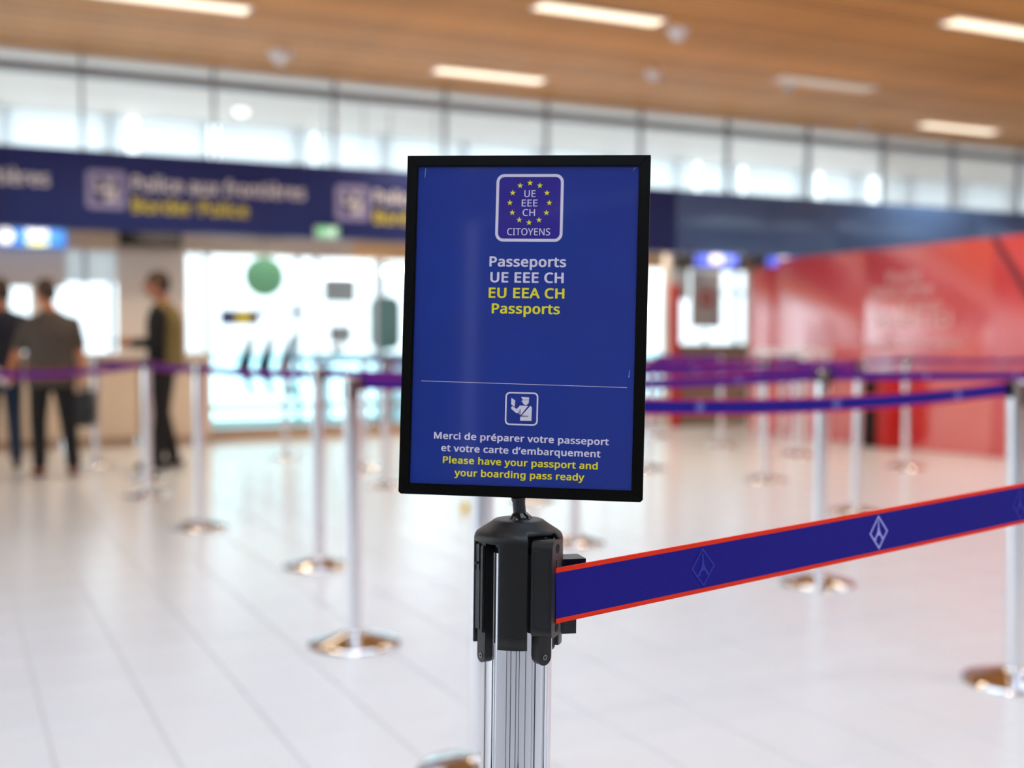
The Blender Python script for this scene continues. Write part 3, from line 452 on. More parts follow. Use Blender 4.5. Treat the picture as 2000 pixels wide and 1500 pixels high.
def pictogram(parent, mtx, x, y, s, m_frame, m_fig, solid=None):
    """border police officer in a rounded square: s = side"""
    k = s / 28.5
    T = mtx @ Matrix.Translation((x, y, 0))
    bm = bmesh.new()
    if solid:
        prism(bm, rrect(0, 0, s / 2, s / 2, s * .14), 0, .004, T); from_bm('pictogram_frame', bm, m_frame, parent)
        bm = bmesh.new(); prism(bm, rrect(0, 0, s * .33, s * .33, s * .02), .004, .006, T); from_bm('pictogram_field', bm, solid, parent)
        z0, z1 = .006, .009
    else:
        ring_prism(bm, rrect(0, 0, s / 2, s / 2, s * .14), rrect(0, 0, s / 2 - 1.3 * k, s / 2 - 1.3 * k, s * .10), 0, .0004, T); from_bm('pictogram_frame', bm, m_frame, parent)
        z0, z1 = 0, .0004
    P = [[(-8.8, -62.5), (-5.4, -64.7), (-5.7, -70.2), (-8.8, -68.1)],
         [(-.3, -61.6), (6.6, -61.8), (6.6, -63.8), (1.1, -63.9)],
         [(1.1, -64.3), (6.5, -64.2), (6.5, -65.7), (6.2, -66.7), (5.8, -67.3), (4.7, -68.2), (3.6, -68.45), (2.3, -68.0), (1.6, -67.3), (1.2, -66.7), (.95, -65.5), (-.2, -65.6)],
         [(-7.5, -69.7), (-3.9, -72.1), (-1.1, -68.9), (5.9, -69.1), (-.3, -77.1), (-.4, -71.9), (-3.2, -75.4), (-4.1, -75.6), (-8.5, -72.1), (-8.8, -71.1), (-8.4, -70.1)],
         [(7.7, -69.1), (8.6, -69.6), (9.2, -70.6), (9.0, -81.9), (-.7, -82.0), (-.7, -78.7), (6.1, -78.7), (6.1, -77.6), (.9, -77.4)]]
    f = 1.0 if not solid else .82
    bm = bmesh.new()
    for pl in P:
        prism(bm, [((a - .3) * k * f, (b + 71.7) * k * f) for a, b in pl], z0, z1, T)
    bmesh.ops.triangulate(bm, faces=bm.faces)
    from_bm('pictogram_figure', bm, m_fig, parent)
T0 = vert(0)
for kx in (-1, 0, 1):
    ox = kx * 2.68
    pictogram(band, T0, 1.512 + ox, 2.732 - 2.32, .40, M['print_lilac'], M['print_white'], M['print_navy'])
    lettering('Police aux frontières', 1.774 + ox, 3.64 + ox, 2.735 - 2.32, .165, M['print_white'], band, T0, bold=.032, thick=.004)
    lettering('Border Police', 1.774 + ox, 3.00 + ox, 2.51 - 2.32, .155, M['print_yellow'], band, T0, bold=.028, thick=.004)

# booth front wall at y = 13.8 (windows cut as gaps between panels)
BY = 13.8
booth = struct(empty('wall_booths', (0, 0, 0)), 'row of control booths under the blue fascia')
def bpanel(px0, px1, py0, py1, m, name='panel', y0=BY, y1=BY + .08):
    xa, xb = onY(px0, BY), onY(px1, BY)
    c = (px0 + px1) / 2
    return box(name, xa, xb, y0, y1, max(0, hY(c, py1, BY)), hY(c, py0, BY), m, booth)
def zpanel(px0, px1, z0, z1, m, name='panel', y0=BY, y1=BY + .08):
    return box(name, onY(px0, BY), onY(px1, BY), y0, y1, z0, z1, m, booth)
HD0 = 2.157
zpanel(-900, 135, HD0, 2.42, M['greige'], 'header_panel')
zpanel(135, 232, HD0, 2.42, M['beige'], 'header_panel')
zpanel(232, 360, HD0, 2.42, M['greige'], 'header_panel')
zpanel(360, 690, HD0, 2.42, M['beige2'], 'header_panel')
zpanel(690, 810, HD0, 2.42, M['orange_beige'], 'header_panel')
zpanel(810, 1300, HD0, 2.42, M['orange_beige'], 'header_panel')
zpanel(1300, 2300, HD0, 2.42, M['greige'], 'header_panel')
# left booths: partition faces with windows
zpanel(-900, 5, 1.0, HD0, M['beige2'], 'partition')
zpanel(5, 62, 1.74, HD0, M['beige2'], 'partition')
zpanel(62, 104, 1.0, HD0, M['beige2'], 'partition')
zpanel(104, 130, 1.74, HD0, M['beige2'], 'partition')
zpanel(130, 231, 1.80, HD0, M['frost'], 'frosted_pane', BY + .03, BY + .04)
zpanel(166, 171, 1.5, HD0, M['mull'], 'mullion')
zpanel(231, 366, 1.0, HD0, M['beige2'], 'partition')
zpanel(383, 387, .1, HD0, M['mull'], 'mullion')
zpanel(402, 407, .1, HD0, M['mull'], 'mullion')
zpanel(617, 623, .0, HD0, M['mull'], 'mullion')
zpanel(403, 620, 0, .14, M['plinth'], 'plinth', BY - .05)
zpanel(620, 1296, 0, .14, M['plinth'], 'plinth', BY - .05)
zpanel(404, 1296, .345, .41, M['rail'], 'rail', BY + .03, BY + .07)
zpanel(404, 620, 1.02, HD0, M['clear'], 'glass_pane', BY + .04, BY + .05)
zpanel(622, 1296, 1.02, HD0, M['clear'], 'glass_pane', BY + .04, BY + .05)
zpanel(404, 620, .14, 1.02, M['cyan_glass'], 'glass_pane', BY + .04, BY + .05)
zpanel(622, 1296, .14, 1.02, M['cyan_glass'], 'glass_pane', BY + .04, BY + .05)
zpanel(-100, 402, 1.0, HD0, M['clear'], 'glass_pane', BY + .05, BY + .06)
for px in (735, 900, 1010, 1120, 1230): zpanel(px, px + 4, .14, HD0, M['mull'], 'mullion')
# right booth: window with low counter
zpanel(1325, 1344, 1.74, HD0, M['beige2'], 'partition')
zpanel(1460, 2300, 0, HD0, M['beige2'], 'partition')
zpanel(1325, 1462, 1.12, HD0, M['clear'], 'glass_pane', BY + .05, BY + .06)
zpanel(1412, 1462, 1.83, 1.86, M['rail'], 'rail')
zpanel(1378, 1381, 1.12, 1.32, M['mull'], 'mullion')

# counters
def counter(px0, px1, label):
    xa, xb = onY(px0, BY), onY(px1, BY)
    r = tag(empty('booth_counter', ((xa + xb) / 2, 13.5, 0)), label, 'counter')
    hw = (xb - xa) / 2 - .01
    box('body', -hw, hw, -.1, .28, .10, .985, M['beige'], r, bev=.006)
    box('plinth', -hw + .02, hw - .02, -.06, .26, 0, .10, M['plinth'], r)
    box('worktop', -hw, hw, -.2, .29, .985, 1.02, M['beige2'], r, bev=.008)
    return r
counter(-900, -260, 'long pale beige booth counter left of the frame')
counter(-260, 118, 'pale beige booth counter behind the men at the left edge')
counter(118, 262, 'pale beige booth counter behind the black bag')
counter(262, 402, 'pale beige booth counter behind the man in the khaki vest')
bc = tag(empty('booth_counter', ((onY(1325, 13.5) + onY(1460, 13.5)) / 2, 13.5, 0)), 'taupe brown booth counter beneath the red disc board', 'counter')
hw = (onY(1460, 13.5) - onY(1325, 13.5)) / 2
box('body', -hw, hw, 0, .28, 0, 1.08, M['brown'], bc); box('worktop', -hw, hw, -.05, .29, 1.08, 1.12, M['brown'], bc, bev=.006)
xa = onY(1305, 13.5)
bm = bmesh.new(); lathe(bm, [(0, 0), (.085, 0), (.085, 2.42), (0, 2.42)], 32)
tag(from_bm('round_column', bm, M['beige2'], smooth=True, loc=(xa, 13.5, 0)), 'slim off-white round column right of the passport sign', 'column')
xa = onY(1318, 13.35)
o = box('red_post', -.05, .05, -.06, .06, 0, 1.92, M['dark_red'], bev=.006); o.location = (xa, 13.35, 0)
tag(o, 'dull red upright panel beside the off-white column', 'post')

# items on the glass and in the booths
def disc(name, m, px, py, Y, r, label, cat, thick=.02, parent=None):
    bm = bmesh.new(); prism(bm, circ(0, 0, r, 40), 0, thick, vert(0))
    o = from_bm(name, bm, m, parent, loc=(onY(px, Y), Y, hY(px, py, Y)))
    if label: tag(o, label, cat)
    return o
disc('green_disc_sign', M['green_disc'], 517, 541, 13.72, .235, 'round green disc hanging on the bright booth glass', 'sign')
box('hanger', -.006, .006, 0, .02, .23, 2.42 - hY(517, 541, 13.72), M['mull'], bpy.data.objects['green_disc_sign'])
sg = tag(empty('strip_sign', (0, 13.832, 0)), 'navy strip sign with yellow square across the bright booth glass', 'sign')
def strip(px0, px1, py0, py1, m, nm, off=0):
    c = (px0 + px1) / 2
    box(nm, onY(px0, 13.832), onY(px1, 13.832), -off - .006, -off, hY(c, py1, 13.832), hY(c, py0, 13.832), m, sg)
strip(430, 507, 605, 635, M['sticker'], 'navy_panel'); strip(507, 595, 605, 614, M['sticker'], 'thin_stripe')
strip(461, 491, 606, 634, M['yellow_vinyl'], 'yellow_square', .006)
for i, px in enumerate((466, 505, 545)):
    bm = bmesh.new()
    def P2(a, b): return (onY(a, 13.832) - onY(px, 13.832), hY(px, b, 13.832) - hY(px, 716, 13.832))
    L_ = [P2(px + 22, 654), P2(px + 30, 654), P2(px + 9, 716), P2(px + 36, 774), P2(px + 22, 774), P2(px - 5, 716)]
    prism(bm, L_, 0, .006, vert(0)); bmesh.ops.triangulate(bm, faces=bm.faces)
    tag(from_bm('chevron_sticker', bm, M['teal_vinyl'], loc=(onY(px, 13.832), 13.838, hY(px, 716, 13.832))),
        ['leftmost of the three dark chevron stickers on the booth glass', 'middle dark chevron sticker on the booth glass', 'rightmost dark chevron sticker on the booth glass'][i], 'sticker', 'chevron stickers on the booth glass')
# luminaires in the glass booth
def tube_lamp(px0, px1, py, Y, label):
    a, b = onY(px0, Y), onY(px1, Y); r = tag(empty('tube_lamp', ((a + b) / 2, Y, hY((px0 + px1) / 2, py, Y))), label, 'lamp')
    hw = (b - a) / 2
    box('diffuser', -hw, hw, -.05, .05, -.045, .045, M['tube'], r, bev=.02)
    box('housing', -hw, hw, -.05, .05, .045, .09, M['dome'], r)
    for s in (-1, 1): box('hanger', s * hw * .8 - .006, s * hw * .8 + .006, -.006, .006, .09, H - r.location.z - .02, M['mull'], r)
tube_lamp(626, 722, 535, 14.3, 'lit white tube lamp behind the booth glass left of the sign')
tube_lamp(752, 860, 532, 14.6, 'lit white tube lamp half hidden behind the passport sign')
def desk_item(name, px, py, Y, parts, label, cat):
    r = tag(empty(name, (onY(px, Y), Y, hY(px, py, Y))), label, cat)
    return r
# booth desk, monitors
def desk(px0, px1, Y, label):
    a, b = onY(px0, Y), onY(px1, Y); r = tag(empty('booth_desk', ((a + b) / 2, Y, 0)), label, 'desk'); hw = (b - a) / 2
    box('desktop', -hw, hw, -.35, .35, .97, 1.0, M['dome'], r, bev=.005)
    for s in (-1, 1): box('side_panel', s * (hw - .03) - .02, s * (hw - .03) + .02, -.32, .32, 0, .97, M['dome'], r)
    return r
desk(625, 790, 15.0, 'white desk inside the glass booth left of the sign')
def monitor(px, Y, z, w_, h_, label):
    r = tag(empty('monitor', (onY(px, Y), Y, z)), label, 'monitor')
    box('stand', -.10, .10, -.08, .08, 0, .015, M['black_panel'], r, bev=.003); box('neck', -.02, .02, -.01, .02, .015, .16, M['black_panel'], r)
    box('screen_back', -w_ / 2, w_ / 2, -.03, .01, .14, .14 + h_, M['monitor'], r, bev=.008)
    return r
monitor(664, 14.95, 1.0, .30, .22, 'grey monitor on the desk inside the glass booth')
o = box('wall_display', -.22, .22, -.03, .03, -.16, .16, M['monitor'], bev=.01); o.location = (onY(664, 15.6), 15.6, hY(664, 568, 15.6))
tag(o, 'grey hanging display below the lit tube lamp in the booth', 'display')
b2 = box('hook_bracket', -.025, .025, -.05, .05, -.06, .06, M['brown'], bev=.006); b2.location = (onY(654, 13.7), 13.72, hY(654, 686, 13.7))
tag(b2, 'small brown handle on the booth glass above the purple-looking belt', 'handle')
ch = tag(empty('office_chair', (onY(752, 15.95), 15.95, 0)), 'dark teal high-backed office chair inside the booth beside the sign edge', 'chair')
bm = bmesh.new(); prism(bm, rrect(0, 0, .22, .38, .14), -.04, .04, vert(0)); from_bm('backrest', bm, M['teal_dark'], ch, loc=(0, 0, 1.42))
box('seat', -.24, .24, -.5, 0, .9, .98, M['teal_dark'], ch, bev=.03); box('column', -.03, .03, -.28, -.22, .08, .9, M['black_panel'], ch)
for k in range(5):
    a = k * 2 * math.pi / 5
    box('leg', 0, .28, -.02, .02, .03, .07, M['black_panel'], ch, mtx=Matrix.Translation((0, -.25, 0)) @ Matrix.Rotation(a, 4, 'Z'))

# signs hanging under the fascia
def under_sign(name, px0, px1, py0, py1, Y, m, label, cat, depth=.08):
    a, b = onY(px0, Y), onY(px1, Y); c = (px0 + px1) / 2
    z0, z1 = hY(c, py1, Y), hY(c, py0, Y)
    r = tag(empty(name, ((a + b) / 2, Y, (z0 + z1) / 2)), label, cat)
    box('housing', -(b - a) / 2, (b - a) / 2, 0, depth, -(z1 - z0) / 2, (z1 - z0) / 2, m, r, bev=.006)
    for s in (-1, 1): box('bracket', s * (b - a) * .35 - .015, s * (b - a) * .35 + .015, .02, depth - .02, (z1 - z0) / 2, 2.425 - r.location.z if Y > 13.25 else 2.33 - r.location.z, M['mull'], r)
    return r, (b - a), (z1 - z0)
r, W_, H_ = under_sign('booth_number_sign', -60, 133, 443, 482, 13.55, M['blue_sign'], 'lit blue sign with white disc and white-yellow text, top left under the fascia', 'sign')
bm = bmesh.new(); prism(bm, circ(-W_ / 2 + W_ * 72 / 193, 0, .085, 32), 0, .004, vert(0)); from_bm('white_disc', bm, M['sign_white'], r)
def rx(px): return -W_ / 2 + W_ * (px + 60) / 193
lettering('Passeports', rx(54), rx(96), .015, .075, M['sign_white'], r, T0, bold=.04, thick=.004)
lettering('Passports', rx(54), rx(96), -.085, .075, M['sign_yellow'], r, T0, bold=.04, thick=.004)
r, W_, H_ = under_sign('led_display', 236, 358, 456, 482, 13.5, M['black_panel'], 'narrow black unlit display above the man in the khaki vest', 'display')
box('display_face', -W_ / 2 + .02, W_ / 2 - .02, -.004, 0, -H_ / 2 + .015, H_ / 2 - .015, M['void'], r)
# exit signs
def exit_sign(px, py, Y, w_, h_, label, ztop):
    r = tag(empty('exit_sign', (onY(px, Y), Y, hY(px, py, Y))), label, 'sign')
    box('housing', -w_ / 2, w_ / 2, 0, .06, -h_ / 2, h_ / 2, M['dome'], r, bev=.005)
    box('green_panel', -w_ / 2 + .01, w_ / 2 - .01, -.004, 0, -h_ / 2 + .01, h_ / 2 - .01, M['green_lit'], r)
    bm = bmesh.new()      # running figure and arrow
    k = h_ / 2
    prism(bm, circ(.25 * k, .55 * k, .14 * k, 12), .004, .008, T0)
    for pl in ([(.2, .4), (-.05, .3), (-.2, -.1), (0, -.2), (.2, .2)], [(0, -.1), (.35, -.2), (.3, -.7), (.2, -.7), (.2, -.3), (-.1, -.25)], [(-.1, -.1), (-.5, -.4), (-.45, -.5), (0, -.3)],
               [(-1.3, 0), (-1.0, .3), (-1.0, .1), (-.7, .1), (-.7, -.1), (-1.0, -.1), (-1.0, -.3)], [(.8, -.7), (.8, .7), (1.2, .7), (1.2, -.7)]):
        prism(bm, [(a * k, b * k) for a, b in pl], .004, .008, T0)
    bmesh.ops.triangulate(bm, faces=bm.faces); from_bm('symbol', bm, M['sign_white'], r)
    if not ztop: box('bracket', -.03, .03, .055, .144, .0, .06, M['mull'], r)
    if ztop:
        box('bracket', -.02, .02, .02, .04, h_ / 2, ztop - r.location.z, M['mull'], r)
        box('rear_arm', -.015, .015, .055, BY - Y, -.01, .01, M['mull'], r)
    return r
exit_sign(641, 454, 12.86, .27, .13, 'small green and white exit sign at the bottom edge of the lettered fascia', 0)
exit_sign(1347, 489, 13.5, .16, .10, 'tiny green exit sign beside the off-white column', 2.426)
for px0, px1, lb in ((1354, 1441, 'left of the two lit blue screens under the teal fascia'), (1494, 1562, 'lit blue screen nearer the red wall, right of its twin')):
    r, W_, H_ = under_sign('flight_screen', px0, px1, 494, 523, 13.45, M['black_panel'], lb, 'screen')
    box('screen_face', -W_ / 2 + .02, W_ / 2 - .02, -.004, 0, -H_ / 2 + .015, H_ / 2 - .015, M['screen'], r)
    box('caption', -W_ * .12, W_ * .12, -.006, -.004, -.05, .05, M['screen_txt'], r)
for px, lb in ((1343, 'black box beside the left blue screen'), (1461, 'dark box between the two blue screens'), (1489, 'black box touching the right blue screen')):
    o = box('speaker_box', -.045, .045, -.05, .05, -.09, .09, M['black_panel'], bev=.01); o.location = (onY(px, 13.6), 13.832, hY(px, 511, 13.6)); tag(o, lb, 'box')
bd = tag(empty('notice_board', (onY(1379, 13.4), 13.4, hY(1379, 585, 13.4))), 'grey hanging notice board with a red disc', 'sign')
box('board', -.25, .25, 0, .02, -.385, .385, M['board'], bd, bev=.004)
bm = bmesh.new(); prism(bm, circ(0, .02, .125, 36), 0, .003, T0); from_bm('red_disc', bm, M['disc_red'], bd)
bm = bmesh.new(); prism(bm, rrect(0, .02, .06, .045, .02), .003, .006, T0); from_bm('pale_mark', bm, M['board'], bd)
for s in (-1, 1): box('hanger', s * .2 - .005, s * .2 + .005, .005, .015, .385, 2.42 - bd.location.z, M['mull'], bd)

# ------------------------------------------------------------------ red partition wall at x = 9.3
RX = 9.3
rw = struct(empty('wall_red', (RX, 0, 0)), 'tall glossy red partition with pale lettering')
def rpanel(y0, y1, h, m): return box('panel', 0, .12, y0 + .003, y1 - .003, 0, h, m, rw, bev=.004)
rpanel(11.80, 12.35, 2.08, M['red2']); rpanel(10.25, 11.80, 2.17, M['red2']); rpanel(8.45, 10.25, 2.17, M['red2'])
rpanel(6.3, 8.45, 2.17, M['red']); rpanel(4.0, 6.3, 2.17, M['red']); rpanel(1.0, 4.0, 2.17, M['red'])
TR = Matrix(((0, 0, -1, 0), (-1, 0, 0, 0), (0, 1, 0, 0), (0, 0, 0, 1)))   # xy drawing: x -> -Y, y -> Z, z -> -X (towards hall)
def yR(px):
    u = (px - 1000) / F; d = RX / (FWD.x + RIGHT.x * u); return d * (FWD.y + RIGHT.y * u)
def zR(px, py):
    u = (px - 1000) / F; d = RX / (FWD.x + RIGHT.x * u); return HC + (672 - py) * d / F
for s, a, b, py, cap in (('Paris', 1732, 1796, 552, .13), ('vous aime', 1704, 1818, 578, .13), ('et vous', 1750, 1838, 607, .13), ('le dit ici', 1712, 1856, 636, .15), ('aéroports de la région', 1690, 1872, 674, .06)):
    lettering(s, -yR(a), -yR(b), zR((a + b) / 2, py), cap, M['red_print'], rw, TR, bold=.01, thick=.003)
# dark diagonal printed stripe
bm = bmesh.new()
prism(bm, [(-yR(1930), zR(1930, 463)), (-yR(1944), zR(1944, 462)), (-yR(2030), zR(2030, 600)), (-yR(2016), zR(2016, 606))], 0, .003, TR)
from_bm('diagonal_stripe', bm, M['red_line'], rw)
def yat(px, X):
    u = (px - 1000) / F; d = X / (FWD.x + RIGHT.x * u); return d * (FWD.y + RIGHT.y * u), d
ya, d1 = yat(1709, 9.12); o = box('waste_bin', -.12, .12, -.10, .10, 0, .74, M['black_panel'], bev=.01); o.location = (9.15, ya, 0)
tag(o, 'low black box standing against the red wall', 'bin')
ya, d1 = yat(1741, 9.12); o = box('low_cabinet', -.13, .13, -.10, .10, 0, .76, M['dark_red'], bev=.008); o.location = (9.14, ya, 0)
tag(o, 'low deep-red box beside the black one at the red wall', 'cabinet')
ya, d1 = yat(1500, 8.9); yb, _ = yat(1598, 8.9)
t = tag(empty('high_table', (8.9, (ya + yb) / 2, 0)), 'narrow white high table in front of the pale end of the red wall', 'table')
hl = (ya - yb) / 2
box('tabletop', -.2, .2, -hl, hl, .99, 1.06, M['dome'], t, bev=.008)
for sx in (-1, 1):
    for sy in (-1, 1): box('leg', sx * .17 - .02, sx * .17 + .02, sy * (hl - .05) - .02, sy * (hl - .05) + .02, 0, .99, M['dome'], t)

# ------------------------------------------------------------------ ceiling fixtures
def strip_light(px0, py0, px1, py1, m, label, k):
    zc = H - .012
    a = ceil_pt(px0, py0, zc); b = ceil_pt(px1, py1, zc)
    yc = (a.y + b.y) / 2
    r = tag(empty('ceiling_light', ((a.x + b.x) / 2, yc, H)), label, 'light', 'linear ceiling lights')
    hw = abs(b.x - a.x) / 2
    box('diffuser', -hw, hw, -.11, .11, -.012, .0, m, r); 
    bm = bmesh.new(); ring_prism(bm, [(-hw - .02, -.13), (hw + .02, -.13), (hw + .02, .13), (-hw - .02, .13)], [(-hw, -.11), (hw, -.11), (hw, .11), (-hw, .11)], -.016, -.0005)
    from_bm('frame', bm, M['dome'], r)
    if m is M['lamp']: lamp_boost(r.location, 2 * hw)
def lamp_boost(p, length, power=42):  # extra area light under a strip lamp, added to brighten the far hall
    o = area('lamp_boost_light', (p[0], p[1], p[2] - .03), (0, 0, 0), length, .18, power, (1.0, .84, .62)); o.data.spread = R(125)
L_ = M['lamp']
strip_light(150, -8, 492, 24, L_, 'lit linear ceiling light at the top left', 0)
strip_light(1047, 20, 1288, 50, L_, 'lit linear ceiling light above the passport sign, nearest the top edge', 0)
strip_light(850, 143, 1062, 162, L_, 'lit linear ceiling light straight above the left half of the sign', 0)
strip_light(1520, 158, 1692, 180, M['lamp_off'], 'dim unlit linear ceiling light with a small dome at its left end', 0)
strip_light(1797, 246, 1934, 262, L_, 'lit linear ceiling light lowest at the right, near the high glazing', 0)
strip_light(1840, 50, 2090, 84, L_, 'lit linear ceiling light cut by the right frame edge', 0)
# unseen glowing panels added over the near part of the hall to light it
for xx in (-5, 1.5, 8, 14.5, 21):
    for yy in (-5.5, -.6, 4.0):
        r = tag(empty('fill_panel', (xx, yy, H)), 'large glowing panel added outside the view to light the hall', 'light', 'added light panels out of view')
        box('diffuser', -1.9, 1.9, -1.3, 1.3, -.03, -.001, M['fill_glow'], r)
# unseen extra strip lights, added above and behind the camera to light the hall
kk = 0
for yy in (6.4, 1.7, -3.2, -7.6):
    for xx in (-3.5, .5, 4.5, 8.5, 12.5, 17, 22):
        kk += 1
        r = tag(empty('ceiling_light', (xx, yy, H)), 'linear ceiling light added outside the view to light the hall', 'light', 'added linear ceiling lights out of view')
        box('diffuser', -.7, .7, -.11, .11, -.012, 0, L_, r)
        if yy > 0 and xx > -3: lamp_boost((xx, yy, H), 1.4, 22)
def dome(px, py, rad, label, m1='dome', m2=None, cat='detector'):
    p = ceil_pt(px, py, H - .05)
    r = tag(empty('smoke_detector' if cat == 'detector' else 'dome_camera', (p.x, p.y, H)), label, cat)
    bm = bmesh.new(); lathe(bm, [(0, -.03), (rad, -.03), (rad * 1.02, -.01), (rad, 0), (0, 0)], 24); from_bm('base', bm, M['dome'], r, smooth=True)
    bm = bmesh.new(); n = 8
    lathe(bm, [(rad * .82 * math.cos(R(90 * i / n)), -.03 - rad * .8 * math.sin(R(90 * i / n))) for i in range(n + 1)][:-1] + [(0, -.03 - rad * .8)], 24)
    from_bm('dome', bm, M[m2 or m1], r, smooth=True)
dome(553, 116, .13, 'white dome camera on the oak ceiling left of the sign', cat='camera')
dome(1321, 72, .11, 'round white detector right of the top ceiling light')
dome(1273, 153, .09, 'round white detector above the right corner of the sign')
dome(1536, 178, .07, 'small dome hanging at the left end of the dim ceiling light', m2='dome_dark', cat='camera')
dome(1680, 255, .06, 'small grey dome on the ceiling close above the high glazing', m2='dome_dark', cat='camera')

# ------------------------------------------------------------------ stanchions
RP, RB, HS = .031, .172, 1.0
DEP0 = 1.02
def stanchion_meshes():
    d = {}
    bm = bmesh.new(); lathe(bm, [(0, 0), (RB, 0), (RB + .001, .006), (RB - .004, .013), (RB - .02, .018), (.06, .042), (.038, .046), (RP + .003, .05), (RP, .05), (0, .05)], 64)
    d['base'] = from_bm('base', bm, M['chrome_base'], smooth=True)
    bm = bmesh.new(); lathe(bm, [(0, .049), (RP, .049), (RP, .985), (0, .985)], 48); d['pole'] = from_bm('pole', bm, M['chrome2'], smooth=True)
    bm = bmesh.new(); lathe(bm, [(0, .985), (RP + .002, .985), (RP + .002, .994), (RP - .006, HS), (0, HS)], 48); d['cap'] = from_bm('cap', bm, M['chrome2'], smooth=True)
    bm = bmesh.new(); bbox(bm, -.010, .010, -RP - .004, -RP + .008, .915, .988); bmesh.ops.bevel(bm, geom=bm.edges[:], offset=.002, segments=2, affect='EDGES'); d['receiver'] = from_bm('receiver', bm, M['black'], smooth=True)
    bm = bmesh.new(); bbox(bm, -.016, .016, -RP - .014, -RP + .004, .944, .9985); bmesh.ops.bevel(bm, geom=bm.edges[:], offset=.003, segments=2, affect='EDGES'); d['cassette'] = from_bm('belt_outlet', bm, M['black'], smooth=True)
    return d
SM = stanchion_meshes()
SMD = {k: (o.name, o.data) for k, o in SM.items()}
for o in SM.values(): bpy.data.objects.remove(o)
ST = {}
def stanchion(key, px, py, label, lean=0.0, group='chrome belt stanchions', pos=None):
    p = pos if pos is not None else fl(px, py)
    r = tag(empty('belt_stanchion', p), label, 'stanchion', group)
    q = Quaternion(FWD, R(lean)); r.rotation_mode = 'QUATERNION'; r.rotation_quaternion = q
    ST[key] = (r, p, q, [])
    for k in ('base', 'pole', 'cap'):
        o = bpy.data.objects.new({'base': 'base', 'pole': 'pole', 'cap': 'cap'}[k], SMD[k][1]); C.objects.link(o); o.parent = r
    return r
def head_of(key, z=.974):
    r, p, q, l = ST[key]; return p + q @ Vector((0, 0, z))
stanchion('S1', 690, 1262, 'nearest full-height chrome stanchion left of the passport sign', -.5)
stanchion('S2', 619, 1108, 'chrome stanchion just left and behind the nearest one on the left', .2)
stanchion('S3', 387, 1032, 'chrome stanchion standing between the khaki-vest man and the bright glass', 0)
stanchion('S4', 286, 970, 'chrome stanchion directly in front of the khaki-vest man', 0)
stanchion('S5', 1600, 1143, 'chrome stanchion right of the sign whose base shows just below the foreground belt', .9)
stanchion('S6', 1672, 1003, 'chrome stanchion right behind the one below the foreground belt, base touching the belt edge', 1.6)
stanchion('S7', 1772, 915, 'chrome stanchion in front of the red wall beside the low deep-red box', -.2)
stanchion('S8', 1496, 940, 'chrome stanchion in front of the left end of the red wall', 0)
stanchion('S9', 1992, 1338, 'large chrome stanchion cut by the right frame edge', -.6)
stanchion('S10', 940, 1519, 'chrome stanchion hidden just behind the sign post, base at the bottom edge', .2)
stanchion('S11', 1122, 1062, 'chrome stanchion mostly hidden behind the sign, base above the foreground belt clip', 0)
stanchion('S12', 1040, 978, 'far chrome stanchion behind the sign, base just under the frame', 0)
stanchion('P5', 285, 936, 'chrome stanchion hidden behind the one before the khaki-vest man', 0)
stanchion('P190', 186, 910, 'far chrome stanchion behind the black bag', 0)
stanchion('P555', 557, 893, 'thin far stanchion in front of the chevron glass', 0)
stanchion('P712', 712, 914, 'far stanchion seen just right of the nearest left one', 0)
stanchion('P755', 753, 949, 'far stanchion close to the left edge of the sign', 0)
stanchion('P1268', 1266, 916, 'far stanchion peeping out from behind the lower right sign edge', 0)
stanchion('P1283', 1283, 853, 'farthest stanchion near the slim off-white column', 0)
stanchion('P1410', 1410, 872, 'far stanchion in front of the taupe brown counter', 0)
stanchion('P1557', 1556, 890, 'far stanchion between two others at the left part of the red wall', 0)
OFF = 'stanchions outside the frame holding belt ends'
stanchion('OL', 0, 0, 'stanchion outside the left frame edge', 0, OFF, cw(-3.35, 6.6))
stanchion('OR1', 0, 0, 'stanchion outside the frame right of the teal fascia end', 0, OFF, cw(3.6, 6.0))
#stanchion('OR2', 0, 0, 'stanchion outside the right frame edge in the middle lane', 0, OFF, cw(4.6, 9.0))
stanchion('OR3', 0, 0, 'stanchion outside the right frame edge by the red wall', 0, OFF, cw(5.35, 11.4))
stanchion('OR0', 0, 0, 'stanchion outside the right frame edge holding the foreground belt', 0, OFF, cw(.0366 + .551 * 2.665, .984 + .37 * 2.665))

# unseen black posts added behind the camera for dark reflected lines in the chrome
bm = bmesh.new(); lathe(bm, [(0, .049), (.034, .049), (.034, HS), (0, HS)], 32); _bp = from_bm('pole', bm, M['black_gloss'], smooth=True); _bpm = _bp.data; bpy.data.objects.remove(_bp)
bm = bmesh.new(); lathe(bm, [(0, 0), (.16, 0), (.16, .012), (.06, .04), (.034, .05), (0, .05)], 48); _bb = from_bm('base', bm, M['black_gloss'], smooth=True); _bbm = _bb.data; bpy.data.objects.remove(_bb)
for az, dd in ((3, 1.75), (-7, 1.95), (20, 1.5), (34, 1.9), (-28, 1.8)):
    p_ = FWD * DEP0 + Matrix.Rotation(R(-az), 3, 'Z') @ (-FWD) * dd
    r = tag(empty('reflection_post', (p_.x, p_.y, 0)), 'black post added behind the camera for its reflection, outside the view', 'stanchion', 'added black reflection posts out of view')
    for nm, me_ in (('pole', _bpm), ('base', _bbm)):
        o = bpy.data.objects.new(nm, me_); C.objects.link(o); o.parent = r

